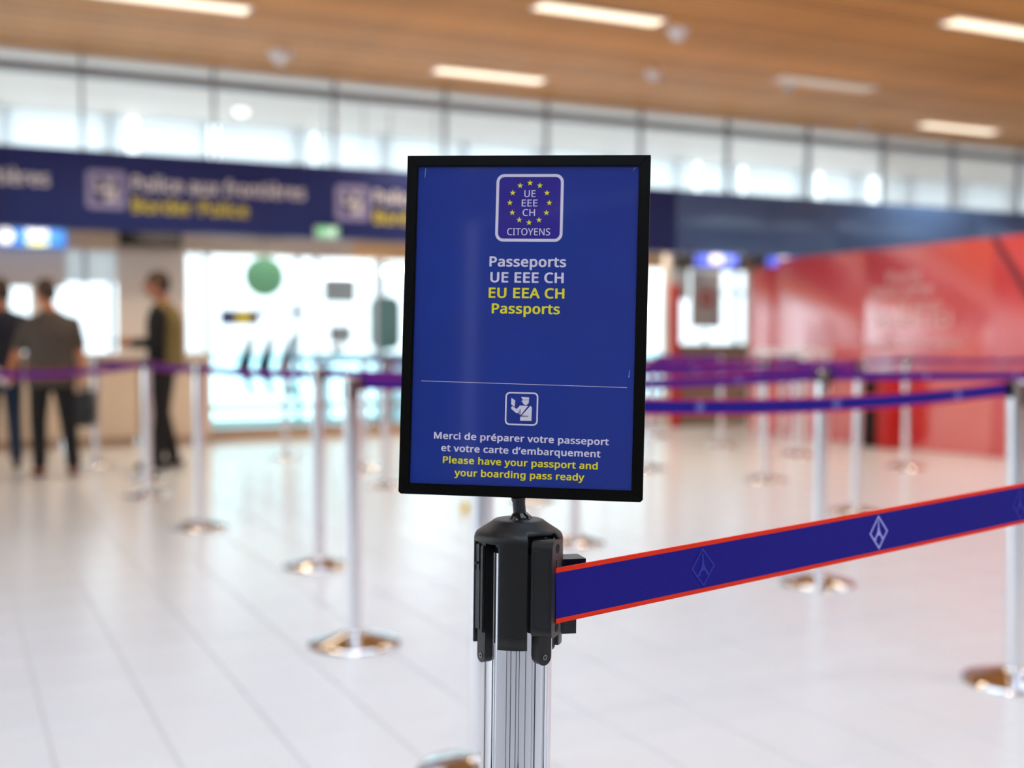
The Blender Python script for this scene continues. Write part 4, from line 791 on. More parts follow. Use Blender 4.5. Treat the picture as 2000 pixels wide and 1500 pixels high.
# ------------------------------------------------------------------ belts
def emblem_mesh(m, thin):
    bm = bmesh.new(); a, b, t = .0145, .018, .0011 if thin else .0016
    ring_prism(bm, [(-a, 0), (0, -b), (a, 0), (0, b)], [(-a + 1.6 * t, 0), (0, -b + 2 * t), (a - 1.6 * t, 0), (0, b - 2 * t)], 0, .0002)
    left = [(-.0006, .0125), (-.0009, .006), (-.0020, .001), (-.0036, -.002), (-.0062, -.0052), (-.0070, -.0078), (-.0042, -.0078)]
    arch = [(-.0036, -.0052), (-.0018, -.0034), (0, -.003), (.0018, -.0034), (.0036, -.0052)]
    pl = left + arch + [(-x, y) for x, y in left[::-1]]
    prism(bm, pl, 0, .0002)
    bmesh.ops.triangulate(bm, faces=bm.faces)
    me = bpy.data.meshes.new('emblem'); bmesh.ops.recalc_face_normals(bm, faces=bm.faces); bm.to_mesh(me); bm.free(); me.materials.append(m)
    return me
EM, EMF = emblem_mesh(M['logo'], False), emblem_mesh(M['logo_faint'], True)
def belt(a, b, label, sag=.05, width=.047, start=.25, faint=False, step=.494, fst=None, group='blue belts with red edges'):
    L = (b - a).length; N = 24
    def pt(t): return a.lerp(b, t) - Vector((0, 0, 4 * sag * t * (1 - t)))
    hd = (b - a); hd.z = 0; hd.normalize(); nrm = Vector((hd.y, -hd.x, 0))
    mid = pt(.5)
    r = tag(empty('retractable_belt', a), label, 'belt', group)
    def strip_(name, h0, h1, m, th=.0007):
        bm = bmesh.new(); rows = []
        for i in range(N + 1):
            c = pt(i / N) - a
            rows.append([bm.verts.new(c + Vector((0, 0, z)) + nrm * s) for z, s in ((h0, -th), (h1, -th), (h1, th), (h0, th))])
        for p, q in zip(rows, rows[1:]):
            for k in range(4): bm.faces.new((p[k], p[(k + 1) % 4], q[(k + 1) % 4], q[k]))
        bm.faces.new(rows[0]); bm.faces.new(rows[-1][::-1])
        return from_bm(name, bm, m, r)
    e = width * .085
    strip_('webbing', -width / 2 + e, width / 2 - e, M['web'])
    strip_('edge_stripe', width / 2 - e, width / 2, M['edge'], .0008); strip_('edge_stripe', -width / 2, -width / 2 + e, M['edge'], .0008)
    def put(s, me):
        t = s / L
        if t < .02 or t > .98: return
        c = pt(t); tg = (pt(t + .01) - pt(t - .01)).normalized(); up = Vector((0, 0, 1)); up = (up - tg * up.dot(tg)).normalized()
        side = nrm if nrm.dot(-c) > 0 else -nrm
        x = up.cross(side)
        mt = Matrix((x, up, side)).transposed().to_4x4(); mt.translation = c + side * .0009 - a
        o = bpy.data.objects.new('emblem', me); C.objects.link(o); o.parent = r; o.matrix_local = mt
    s = start
    while s < L: put(s, EM); s += step
    if fst is not None:
        s = fst
        while s < L: put(s, EMF); s += step
    return r
ez = Vector((0, 0, 0))
def sbelt(k0, k1, label, **kw):
    a, b = head_of(k0), head_of(k1); d = (b - a); d.z = 0; d.normalize()
    # outlet and receiver fittings on both posts
    for key, dr, kind in ((k0, d, 'cassette'), (k1, -d, 'cassette')):
        r = ST[key][0]; o = bpy.data.objects.new('belt_outlet', SMD[kind][1]); C.objects.link(o); o.parent = r
        o.rotation_euler = (0, 0, math.atan2(dr.x, -dr.y)); ST[key][3].append(math.atan2(dr.x, -dr.y))
    return belt(a + d * (RP + .012), b - d * (RP + .012), label, **kw)
sbelt('S10', 'S9', 'large blue belt from behind the sign to the stanchion at the right frame edge', sag=.036, start=.14 + .49)
sbelt('S1', 'S5', 'blue belt from the nearest left stanchion passing behind the sign to the right', sag=.024, start=.3)
sbelt('S5', 'OR1', 'blue belt leaving the right frame edge from the stanchion under the foreground belt', sag=.008, start=.5)
sbelt('S2', 'S11', 'belt from the second left stanchion to behind the sign', sag=.02, start=.12)
sbelt('S11', 'S6', 'belt from behind the sign to the leaning stanchion at right', sag=.02, start=.35)
#sbelt('S6', 'OR2', 'belt from the leaning right stanchion out past the right edge', sag=.02, start=.35)
sbelt('S2', 'S3', 'belt crossing the bright chevron glass between two left stanchions', sag=.02, start=.3)
sbelt('S3', 'S4', 'short belt beside the khaki-vest man', sag=.015, start=.2)
sbelt('S4', 'OL', 'belt in front of the two men at the left edge', sag=.05, start=.75)
sbelt('P190', 'S4', 'far belt from behind the black bag', sag=.02, start=.4)
sbelt('P755', 'S12', 'far belt running behind the left half of the sign', sag=.02, start=.3)
sbelt('S12', 'S8', 'far belt from behind the sign toward the red wall', sag=.02, start=.95)
sbelt('S8', 'S7', 'far belt along the left part of the red wall', sag=.02, start=.3)
sbelt('S7', 'OR3', 'thin far belt before the red wall leaving at the right edge', sag=.02, start=.6)
sbelt('P712', 'P1268', 'farther belt behind the sign in the back lane', sag=.02, start=.4)
sbelt('P1268', 'P1557', 'farther belt right of the sign in front of the taupe counter', sag=.02, start=.3)
sbelt('P555', 'P712', 'farthest left belt before the glass booth', sag=.02, start=.4)
sbelt('P1283', 'P1410', 'short farthest belt beside the off-white column', sag=.01, start=.3)
for key, (r, p, q, used) in ST.items():
    base = used[0] if used else 0
    for k in range(4):
        a = base + k * math.pi / 2
        if any(abs((a - u + math.pi) % (2 * math.pi) - math.pi) < R(32) for u in used): continue
        o = bpy.data.objects.new('receiver', SMD['receiver'][1]); C.objects.link(o); o.parent = r; o.rotation_euler = (0, 0, a)

# ------------------------------------------------------------------ foreground sign stanchion
LAT0, DEP = (1011.5 - 1000) / F * 1.02, 1.02
LEAN = .75
qm = Quaternion(FWD, R(LEAN))
zpiv = .90
root = tag(empty('sign_stanchion'), 'chrome stanchion with black four-slot head carrying the passport sign', 'stanchion')
root.rotation_mode = 'QUATERNION'
# local frame of the stanchion: x = camera right, y = away from the camera
qz = Quaternion((0, 0, 1), -YAW)
root.rotation_quaternion = qm @ qz
piv = cw(LAT0, DEP, zpiv)
root.location = piv - qm @ Vector((0, 0, zpiv))
def pol(th, r): return (r * math.sin(R(th)), -r * math.cos(R(th)))
RM = .0304
bm = bmesh.new(); lathe(bm, [(0, 0), (.175, 0), (.176, .006), (.171, .014), (.15, .019), (.06, .042), (.036, .05), (RM, .052), (0, .052)], 64); from_bm('base', bm, M['chrome_base'], root, smooth=True)
# extruded pole with four shallow vertical channels
bm = bmesh.new(); n = 240; rings = []
slots = [-51.7, 38.3, 128.3, -141.7]
def prad(th):
    r = RM
    for s in slots:
        d = abs((th - s + 180) % 360 - 180)
        for off in (9.0, 13.0):
            if abs(d - off) < 1.0: r -= .0009
    return r
for z in (.05, .942):
    rings.append([bm.verts.new((*pol(360 * i / n, prad(360 * i / n)), z)) for i in range(n)])
for i in range(n): bm.faces.new((rings[0][i], rings[0][(i + 1) % n], rings[1][(i + 1) % n], rings[1][i]))
bm.faces.new(rings[1])
o = from_bm('pole', bm, M['chrome'], root, smooth=True)
bm = bmesh.new(); lathe(bm, [(0, .940), (.0290, .940), (.0290, .946), (.0308, .947), (.0308, .956), (0, .956)], 64); from_bm('core_collar', bm, M['black_gloss'], root, smooth=True)
# head shell
RH = .0388
prof = [(.0005, .9682), (.010, .9682), (.0195, .9682), (.0215, .9676), (.0225, .9668), (.0300, .9618), (.0345, .9590), (.0368, .9572), (.0380, .9552), (.0386, .9530), (RH, .9505), (RH, .948)]
zb = .8620
m_ = 8
prof += [(RH, .948 + (zb - .948) * (i + 1) / m_) for i in range(m_)]
bm = bmesh.new(); n = 180; G = []
for r_, z in prof: G.append([bm.verts.new((*pol(360 * i / n, r_), z)) for i in range(n)])
HWID = 19.6
for a in range(len(prof) - 1):
    for i in range(n):
        th = 360 * (i + .5) / n
        sl = None
        for s in (-6.7, 83.3, 173.3, -96.7):
            if abs((th - s + 180) % 360 - 180) < HWID: sl = s
        zt = (prof[a][1] + prof[a + 1][1]) / 2
        if sl is None:
            near_right = abs((th - 38.3 + 180) % 360 - 180) < 26
            if zt < (.9585 if near_right else .9495): continue
        bm.faces.new((G[a][i], G[a][(i + 1) % n], G[a + 1][(i + 1) % n], G[a + 1][i]))
for v in [v for v in bm.verts if not v.link_faces]: bm.verts.remove(v)
bmesh.ops.recalc_face_normals(bm, faces=bm.faces)
hs = from_bm('head_shell', bm, M['black'], root, smooth=True)
md = hs.modifiers.new('thick', 'SOLIDIFY'); md.thickness = .0034; md.offset = -1
if sum(p.normal.z for p in hs.data.polygons if p.center.z > .965) < 0: hs.data.flip_normals()
# receiver brackets in the slots
def bracket(th, with_clip, zt=.951, zbm=.8475):
    T = Matrix.Rotation(R(th), 4, 'Z')
    bm = bmesh.new(); w2 = .0072 if with_clip else .0060
    out = [(-w2 * .8, zt), (w2 * .8, zt), (w2, zt - .003), (w2, zbm + w2)]
    out += [(w2 * math.cos(R(a)), zbm + w2 + w2 * math.sin(R(a))) for a in range(-10, -180, -20)] + [(-w2, zbm + w2), (-w2, zt - .003)]
    mt = T @ Matrix(((1, 0, 0, 0), (0, 0, 1, 0), (0, 1, 0, 0), (0, 0, 0, 1)))
    prism(bm, out, -.0375, -.0285, mt)
    bmesh.ops.bevel(bm, geom=[e for e in bm.edges if len(e.link_faces) == 2 and e.calc_face_angle(0) > .8], offset=.0008, segments=2, affect='EDGES')
    b = from_bm('receiver_bracket', bm, M['black'], root, smooth=True)
    bm = bmesh.new(); c = (0, zbm + w2)
    prism(bm, circ(c[0], c[1], .0023, 20), -.0381, -.0374, mt); from_bm('screw', bm, M['screw'], b)
    bm = bmesh.new()
    for a in (20, 110):
        dx, dy = math.cos(R(a)), math.sin(R(a)); px_, py_ = -dy * .0004, dx * .0004
        prism(bm, [(c[0] + dx * .0015 + px_, c[1] + dy * .0015 + py_), (c[0] - dx * .0015 + px_, c[1] - dy * .0015 + py_), (c[0] - dx * .0015 - px_, c[1] - dy * .0015 - py_), (c[0] + dx * .0015 - px_, c[1] + dy * .0015 - py_)], -.0383, -.0379, mt)
    from_bm('screw_cross', bm, M['void'], b)
    if not with_clip:   # spring lever lying in the bracket
        bm = bmesh.new()
        prism(bm, [(-.0066, .948), (-.0035, .9495), (-.002, .948), (-.002, .928), (-.0010, .9255), (-.0010, .876), (-.0072, .876), (-.0072, .9255), (-.0060, .928)], -.0392, -.036, mt)
        bmesh.ops.triangulate(bm, faces=bm.faces); from_bm('lever', bm, M['black_gloss'], b)
        bm = bmesh.new(); bmesh.ops.create_uvsphere(bm, u_segments=12, v_segments=8, radius=.0014, matrix=T @ Matrix.Translation((-.0055, -.0396, .9325))); from_bm('rivet', bm, M['black_gloss'], b, smooth=True)
        bm = bmesh.new(); bbox(bm, .0005, .0054, -.0398, -.0372, .874, .9485, T); bmesh.ops.bevel(bm, geom=bm.edges[:], offset=.0008, segments=2, affect='EDGES'); from_bm('guide_rib', bm, M['black'], b, smooth=True)
    return b
bracket(-56, False); bracket(38.3, True); bracket(128.3, True); bracket(-141.7, False)
# belt end clip plugged into the right slot (broad face turned to the viewer's left, holed edge to the right)
ca, sa = math.cos(R(20)), math.sin(R(20))
def ccorner(px, dep): return Vector(((px - 1000) / F * dep - LAT0, dep - DEP, 0))
e0 = ccorner(1078, .9745)
xdir = Vector((-ca, sa, 0)); ydir = Vector((sa, ca, 0))      # along broad face (left), along edge face (back)
TC = Matrix(((xdir.x, ydir.x, 0, e0.x), (xdir.y, ydir.y, 0, e0.y), (0, 0, 1, 0), (0, 0, 0, 1)))
clip = None
bm = bmesh.new()
prof_c = rrect(.0125, .9145, .0125, .0408, .0065, 5)        # outline seen from the edge side: (depth, z)
mtc = TC @ Matrix(((0, 0, 1, 0), (1, 0, 0, 0), (0, 1, 0, 0), (0, 0, 0, 1)))
prism(bm, prof_c, 0, .0185, mtc)
bmesh.ops.bevel(bm, geom=[e for e in bm.edges if len(e.link_faces) == 2 and e.calc_face_angle(0) > .8], offset=.0022, segments=3, affect='EDGES')
clip = from_bm('belt_clip', bm, M['black'], root, smooth=True)
bm = bmesh.new(); mtf = TC @ Matrix(((1, 0, 0, 0), (0, 0, -1, 0), (0, 1, 0, 0), (0, 0, 0, 1)))
ring_prism(bm, rrect(.0095, .9145, .0072, .033, .003), rrect(.0095, .9145, .0066, .0324, .0027), .0, .0003, mtf); from_bm('embossed_panel', bm, M['black_gloss'], clip)
mte = TC @ Matrix(((0, 0, -1, 0), (1, 0, 0, 0), (0, 1, 0, 0), (0, 0, 0, 1)))
for zc_ in (.9145 + .0335, .9145 - .0335):
    bm = bmesh.new(); prism(bm, circ(.0145, zc_, .0040, 24), 0, .0003, mte); from_bm('screw_hole', bm, M['void'], clip)
bm = bmesh.new(); prism(bm, [(.0100, .9145 - .0265), (.0125, .9145 - .0265), (.0125, .9145 + .0245), (.0100, .9145 + .0245)], 0, .0003, mte); from_bm('belt_slit', bm, M['void'], clip)
# second clip housing at the back right
T2 = Matrix.Rotation(R(105), 4, 'Z')
bm = bmesh.new(); bbox(bm, -.012, .012, -.058, -.034, .9235, .9335, T2); bbox(bm, -.012, .012, -.050, -.034, .868, .9235, T2)
from_bm('rear_clip', bm, M['black_gloss'], root)

# foreground belt
RW = root.rotation_quaternion
pa = cw(.0366, .984, .9083); pb = cw(.0366 + .551 * 2.6, .984 + .37 * 2.6, .985)
M0 = belt(pa, pb, 'sharp foreground blue belt with orange-red edges running right from the sign stanchion', sag=.002, start=.413, fst=.167, width=.0468)
r = ST['OR0'][0]; o = bpy.data.objects.new('belt_outlet', SMD['cassette'][1]); C.objects.link(o); o.parent = r; dd = pa - pb; o.rotation_euler = (0, 0, math.atan2(dd.x, -dd.y))

# ------------------------------------------------------------------ the sign
def cam_vec(v): return cam.rotation_euler.to_matrix() @ Vector((v[0], v[1], -v[2]))   # (right, up, forward)
a_, b_, c_ = .02266, .13667, -.02302
def mul3(A, B): return [[sum(A[i][k] * B[k][j] for k in range(3)) for j in range(3)] for i in range(3)]
Rx = [[1, 0, 0], [0, math.cos(a_), -math.sin(a_)], [0, math.sin(a_), math.cos(a_)]]
Ry = [[math.cos(b_), 0, math.sin(b_)], [0, 1, 0], [-math.sin(b_), 0, math.cos(b_)]]
Rz = [[math.cos(c_), -math.sin(c_), 0], [math.sin(c_), math.cos(c_), 0], [0, 0, 1]]
RR = mul3(mul3(Ry, Rx), Rz)
ex = cam_vec([RR[i][0] for i in range(3)]); ey = cam_vec([RR[i][1] for i in range(3)]); en = ex.cross(ey)
cen = Vector((0, 0, HC)) + cam_vec((.00954, .05016, 1.02))
sign = tag(empty('sign_holder'), 'black framed blue poster sign for EU EEA CH passports on top of the stanchion', 'sign')
sm = Matrix((ex, ey, en)).transposed().to_4x4(); sm.translation = cen; sign.matrix_world = sm
W2, H2, IW, IH = .1065, .1487, .0968, .1391
def rail(pts):
    bm = bmesh.new(); prism(bm, pts, -.009, 0)
    bmesh.ops.bevel(bm, geom=[e for e in bm.edges if abs((e.verts[0].co - e.verts[1].co).z) < 1e-5 and e.verts[0].co.z > -.001], offset=.0009, segments=2, affect='EDGES')
    return from_bm('frame_rail', bm, M['frame'], sign, smooth=True)
rail([(-W2, H2), (-IW, IH), (IW, IH), (W2, H2)]); rail([(-W2 + .002, -H2), (-W2, -H2 + .002), (-IW, -IH), (IW, -IH), (W2, -H2 + .002), (W2 - .002, -H2)][::1])
rail([(-W2, -H2 + .002), (-W2, H2), (-IW, IH), (-IW, -IH)]); rail([(W2, -H2 + .002), (W2, H2), (IW, IH), (IW, -IH)])
box('back_plate', -IW - .004, IW + .004, -IH - .004, IH + .004, -.0085, -.004, M['frame'], sign)
poster = box('poster', -IW - .003, IW + .003, -IH - .003, IH + .003, -.0040, -.0025, M['poster'], sign)
PZ = -.0025
TP = Matrix.Translation((0, 0, PZ))
mm = .001
def pt_text(s, x0, x1, b, cap, m, bold, slope=0.0): lettering(s, x0 * mm, x1 * mm, b * mm, cap * mm, m, poster, TP, bold=bold, thick=.00008, zoff=.0001, slope=slope)
# logo box
bm = bmesh.new(); prism(bm, rrect(2.6 * mm, 103.2 * mm, .0280, .0280, .006), 0, .00006, TP); from_bm('logo_field', bm, M['poster2'], poster)
bm = bmesh.new(); ring_prism(bm, rrect(2.6 * mm, 103.2 * mm, .0295, .0295, .0070, 8), rrect(2.6 * mm, 103.2 * mm, .0270, .0270, .0048, 8), 0, .00012, TP); from_bm('logo_border', bm, M['p_white'], poster)
def star(cx, cy, r):
    return [(cx + (r if i % 2 == 0 else r * .40) * math.sin(math.pi * i / 5), cy + (r if i % 2 == 0 else r * .40) * math.cos(math.pi * i / 5)) for i in range(10)]
for k in range(12):
    a = R(30 * k); bm = bmesh.new()
    prism(bm, star((2.65 + 17.3 * math.sin(a)) * mm, (107.6 + 17.3 * math.cos(a)) * mm, .0027), .00006, .00014, TP); bmesh.ops.triangulate(bm, faces=bm.faces)
    from_bm('star', bm, M['p_yellow'], poster)
pt_text('UE', -2.1, 7.7, 112.6, 6.0, M['p_white'], .006); pt_text('EEE', -4.2, 9.6, 104.4, 6.0, M['p_white'], .006); pt_text('CH', -3.2, 7.6, 96.1, 6.0, M['p_white'], .006)
pt_text('CITOYENS', -16.4, 21.3, 79.3, 6.1, M['p_white'], .006)
pt_text('Passeports', -31.3, 35.9, 51.7, 9.0, M['p_white'], .029); pt_text('UE EEE CH', -30.2, 34.1, 37.9, 9.1, M['p_white'], .029)
pt_text('EU EEA CH', -31.3, 35.1, 24.4, 9.0, M['p_yellow'], .029); pt_text('Passports', -28.2, 31.5, 10.8, 8.9, M['p_yellow'], .029)
bm = bmesh.new(); prism(bm, [(-.0891, -.0494 - .0002), (.0908, -.0511 - .0002), (.0908, -.0511 + .0002), (-.0891, -.0494 + .0002)], 0, .0001, TP); from_bm('divider_line', bm, M['p_white'], poster)
pictogram(poster, TP, .3 * mm, -71.6 * mm, .0288, M['p_white'], M['p_white'])
pt_text('Merci de préparer votre passeport', -76.4, 76.5, -99.7, 5.95, M['p_white'], .027, -.0085)
pt_text('et votre carte d’embarquement', -69.7, 69.6, -110.4, 5.95, M['p_white'], .027, -.0090)
pt_text('Please have your passport and', -67.9, 67.5, -120.8, 6.05, M['p_yellow'], .027, -.0095)
pt_text('your boarding pass ready', -57.3, 56.2, -131.7, 6.05, M['p_yellow'], .027, -.0045)
for pl in ([(-.0905, .138), (-.0902, .138), (-.0906, .131), (-.0911, .129)], [(.0935, .1385), (.0938, .1382), (.0915, .1355), (.0912, .1355)], [(.0925, -.036), (.0928, -.036), (.0926, -.042), (.0912, -.0425), (.0921, -.0415)]):
    bm = bmesh.new(); prism(bm, pl, 0, .00005, TP); bmesh.ops.triangulate(bm, faces=bm.faces); from_bm('scratch', bm, M['scratch'], poster)
# rod from the head to the frame (in the sign's group, built in world space through the inverse)
inv = sm.inverted()
p_bot = root.location + root.rotation_quaternion @ Vector((0.0012, 0, .9682))
p_top = sm @ Vector((-.0009, -H2 + .0005, -.0045))
ax = (p_top - p_bot); Lr = ax.length; qr = ax.to_track_quat('Z', 'Y')
mr_ = inv @ (Matrix.Translation(p_bot) @ qr.to_matrix().to_4x4())
bm = bmesh.new(); lathe(bm, [(0, 0), (.0102, 0), (.0100, .001), (.0072, .0042), (.0056, .0060), (.0056, Lr - .003), (.0062, Lr - .0028), (.0062, Lr), (0, Lr)], 40)
bmesh.ops.transform(bm, matrix=mr_, verts=bm.verts); from_bm('support_rod', bm, M['rod'], sign, smooth=True)

# small yellow item on the floor far behind
p = fl(908, 998); bm = bmesh.new(); prism(bm, [(-.035, 0), (.035, 0), (.02, .055), (-.02, .055)], -.02, .02, Matrix(((1, 0, 0, 0), (0, 0, -1, 0), (0, 1, 0, 0), (0, 0, 0, 1))))
tag(from_bm('floor_marker', bm, M['yellow_plastic'], loc=p, rot=(0, 0, -YAW)), 'tiny yellow marker on the floor below the lower left corner of the sign', 'marker')

# ------------------------------------------------------------------ people
def prim_bm(prims):
    bm = bmesh.new()
    def sph(c, r, rot=None):
        mt = Matrix.Translation(c) @ (rot.to_matrix().to_4x4() if rot else Matrix()) @ Matrix.Diagonal((*r, 1))
        bmesh.ops.create_icosphere(bm, subdivisions=3, radius=1, matrix=mt)
    for p in prims:
        if p[0] == 'e': sph(Vector(p[1]), p[2], p[3] if len(p) > 3 else None)
        elif p[0] == 'c':
            a, b, ra, rb = Vector(p[1]), Vector(p[2]), p[3], p[4]
            sph(a, (ra,) * 3); sph(b, (rb,) * 3); d = b - a
            if d.length < 1e-4: continue
            mt = Matrix.Translation((a + b) / 2) @ d.to_track_quat('Z', 'Y').to_matrix().to_4x4()
            bmesh.ops.create_cone(bm, cap_ends=True, segments=20, radius1=ra, radius2=rb, depth=d.length, matrix=mt)
        elif p[0] == 'l':      # loft of horizontal ellipses (cx,cy,z,rx,ry)
            n = 28; rings = []
            for cx, cy, z, rx, ry in p[1]:
                rings.append([bm.verts.new((cx + rx * math.cos(2 * math.pi * i / n), cy + ry * math.sin(2 * math.pi * i / n), z)) for i in range(n)])
            for a, b in zip(rings, rings[1:]):
                for i in range(n): bm.faces.new((a[i], a[(i + 1) % n], b[(i + 1) % n], b[i]))
            bm.faces.new(rings[0][::-1]); bm.faces.new(rings[-1])
    return bm
def blob(name, prims, m, parent, voxel=.012, smooth=4):
    bm = prim_bm(prims); me = bpy.data.meshes.new(name); bm.to_mesh(me); bm.free()
    o = bpy.data.objects.new(name, me); C.objects.link(o)
    rm = o.modifiers.new('r', 'REMESH'); rm.mode = 'VOXEL'; rm.voxel_size = voxel
    if smooth:
        s = o.modifiers.new('s', 'SMOOTH'); s.iterations = smooth; s.factor = .5
    dg = bpy.context.evaluated_depsgraph_get(); me2 = bpy.data.meshes.new_from_object(o.evaluated_get(dg)); me2.name = name
    bpy.data.objects.remove(o); bpy.data.meshes.remove(me)
    for p in me2.polygons: p.use_smooth = True
    return link(name, me2, m, parent)
def hand(wr, d, side, nrm, curl=.5):
    """wrist, direction, thumb side vector, palm normal (towards which fingers curl)"""
    wr, d, side, nrm = Vector(wr), Vector(d).normalized(), Vector(side).normalized(), Vector(nrm).normalized()
    pr = [('c', wr, wr + d * .03, .022, .022)]
    for k, (o_, l) in enumerate(((.030, .07), (.010, .078), (-.011, .073), (-.031, .058))):
        b0 = wr + d * .035 + side * o_ * .7; kn = wr + d * .088 + side * o_
        pr.append(('c', b0, kn, .0135, .0105))
        p0 = kn; dd = d.copy()
        for s_ in range(3):
            dd = (dd + nrm * curl * (.5 if s_ == 0 else .9)).normalized(); p1 = p0 + dd * l * (.44, .32, .24)[s_]
            pr.append(('c', p0, p1, .0085 - .0006 * s_, .0079 - .0006 * s_)); p0 = p1
    t0 = wr + d * .028 + side * .022; t1 = t0 + (d * .6 + side * .8).normalized() * .038 + nrm * .01; t2 = t1 + (d * .9 + side * .25 + nrm * .5 * curl).normalized() * .032
    t3 = t2 + (d + nrm * .6 * curl).normalized() * .024
    pr += [('c', t0, t1, .015, .011), ('c', t1, t2, .0105, .0095), ('c', t2, t3, .0095, .0082)]
    return pr
def person(label, pos, heading, hgt, J, top_m, leg_m, shoe_m, skin, sleeve='short', extra=None):
    """J in a 1.75 m frame, facing +y, x to the person's right"""
    root = tag(empty('person', pos, heading), label, 'person'); s = hgt / 1.75; root.scale = (s * J.get('wide', 1), s * J.get('wide', 1), s)
    V = {k: Vector(v) for k, v in J.items() if isinstance(v, tuple) and len(v) == 3 and not isinstance(v[0], tuple)}
    hc = V['head']
    hz = J.get('hz', 0.0); HR = Matrix.Rotation(hz, 3, 'Z')
    def hp(x, y, z): return hc + HR @ Vector((x, y, z))
    prims = [('e', hp(0, -.012, .030), (.076, .096, .088)), ('e', hp(0, .018, -.035), (.060, .074, .082)), ('c', hp(0, .045, -.088), hp(0, .03, -.06), .026, .045),
             ('c', hp(0, .092, .008), hp(0, .108, -.028), .009, .013), ('e', hp(0, .088, .03), (.045, .012, .010)),
             ('e', hp(.078, -.008, -.012), (.010, .020, .032)), ('e', hp(-.078, -.008, -.012), (.010, .020, .032)),
             ('c', hp(-.018, .086, -.062), hp(.018, .086, -.062), .009, .009),
             ('c', hc + Vector((0, -.02, -.06)), Vector((0, -.015, 1.44)), .055, .062)]
    tl = J.get('tlean', 0.0)
    tor = [(0, 0, .86, .155, .11), (0, 0, .95, .165, .12), (0, 0, 1.05, .15, .112), (0, 0, 1.15, .148, .112), (0, 0, 1.28, .168, .12), (0, -.005, 1.36, .166, .112), (0, -.008, 1.40, .140, .10), (0, -.01, 1.44, .095, .08), (0, -.012, 1.48, .065, .06)]
    prims.append(('l', tor))
    for sd in ('r', 'l'):
        prims += [('c', V['sh_' + sd], V['el_' + sd], .052, .040), ('c', V['el_' + sd], V['wr_' + sd], .040, .026), ('c', V['hip_' + sd], V['kn_' + sd], .085, .055), ('c', V['kn_' + sd], V['an_' + sd], .055, .038),
                  ('c', V['an_' + sd], V['an_' + sd] + Vector(J['foot_' + sd]) * .07 + Vector((0, 0, -.045)), .034, .024)]
        hd = J['hand_' + sd]; prims += hand(V['wr_' + sd], *hd)
    blob('body', prims, skin, root, .0062, 2)
    # hair
    blob('hair', [('e', hp(0, -.018, .044), (.084, .103, .088)), ('e', hp(0, -.050, -.005), (.078, .068, .078))], M['hair'], root, .008, 3)
    for sx in (-1, 1):
        bm = bmesh.new(); bmesh.ops.create_uvsphere(bm, u_segments=12, v_segments=8, radius=.008, matrix=Matrix.Translation(hp(sx * .030, .084, .010))); from_bm('eye', bm, M['void'], root, smooth=True)
    # top
    inf = .020
    bk = J.get('bulk', 0); shl = [(cx, cy, z, rx + inf + (bk if z < 1.3 else -.004), ry + inf + (bk if z < 1.3 else 0)) for cx, cy, z, rx, ry in tor if .9 < z < 1.46]
    hem = J.get('hem', .86); shl = [(0, 0, hem, .185 + bk * .6, .142 + bk * .6)] + shl + [(0, -.012, 1.475, .078, .07)]
    pr = [('l', shl)]
    for sd in ('r', 'l'):
        a, b, c = V['sh_' + sd], V['el_' + sd], V['wr_' + sd]
        pr.append(('c', Vector((a.x * .40, a.y - .01, a.z + .050)), a + Vector((0, 0, -.008)), .052, .064))
        if sleeve == 'short': pr.append(('c', a, a.lerp(b, .80), .068, .062))
        else: pr += [('c', a, b, .070, .056), ('c', b, b.lerp(c, .95), .056, .040)]
    blob('shirt' if sleeve == 'short' else 'jacket', pr, top_m, root, .012, 4)
    # trousers
    pr = [('l', [(0, 0, .84, .172, .128), (0, 0, .92, .178, .132), (0, 0, 1.0, .168, .125)])]
    for sd in ('r', 'l'):
        a, b, c = V['hip_' + sd], V['kn_' + sd], V['an_' + sd]
        pr += [('c', a + Vector((0, 0, -.02)), b, .098, .072), ('c', b, c.lerp(b, .06), .072, .060)]
    blob('trousers', pr, leg_m, root, .012, 4)
    for sd in ('r', 'l'):
        c = V['an_' + sd]; f = Vector(J['foot_' + sd]).normalized(); fx = Vector((-f.y, f.x, 0))
        bx = c - f * .05
        pr = [('c', Vector((bx.x, bx.y, .042)), Vector((c.x, c.y, .055)), .040, .043), ('c', Vector((c.x, c.y, .050)), Vector((c.x, c.y, 0)) + f * .15 + Vector((0, 0, .033)), .043, .033)]
        o = blob('shoe', pr, shoe_m, root, .008, 2)
        for v in o.data.vertices:
            if v.co.z < .004: v.co.z = .002
    return root
# man in the grey polo, seen from behind, walking stance
def headto(v): return math.atan2(-v.x, v.y)
away = FWD
hdA = headto((away * .93 - RIGHT * .36).normalized())
pA = fl(100, 931)
JA = dict(head=(-.045, .03, 1.63), hz=R(32), sh_r=(.178, 0, 1.355), sh_l=(-.178, 0, 1.355), el_r=(.235, -.03, 1.12), el_l=(-.265, .03, 1.11), wr_r=(.245, .06, .90), wr_l=(-.33, .20, .93),
          hip_r=(.09, 0, .90), hip_l=(-.09, 0, .90), kn_r=(.13, .02, .50), kn_l=(-.11, .06, .50), an_r=(.17, -.04, .09), an_l=(-.10, -.02, .09), foot_r=(.1, 1, 0), foot_l=(-.35, 1, 0),
          hand_r=((0, .1, -1), (0, 1, .1), (-1, 0, 0), .9), hand_l=((-.1, .7, -.7), (.9, .2, .2), (0, .3, -.9), .5), hem=.80, wide=1.03, bulk=.026)
A = person('man in a grey-brown polo and black trousers seen from behind holding a black bag', pA, hdA, 1.67, JA, M['polo'], M['black_cloth'], M['red_shoe'], M['skin2'])
def world_of(o, v): 
    s = o.scale[0]; return Vector(o.location) + Matrix.Rotation(o.rotation_euler[2], 3, 'Z') @ (Vector(v) * s)
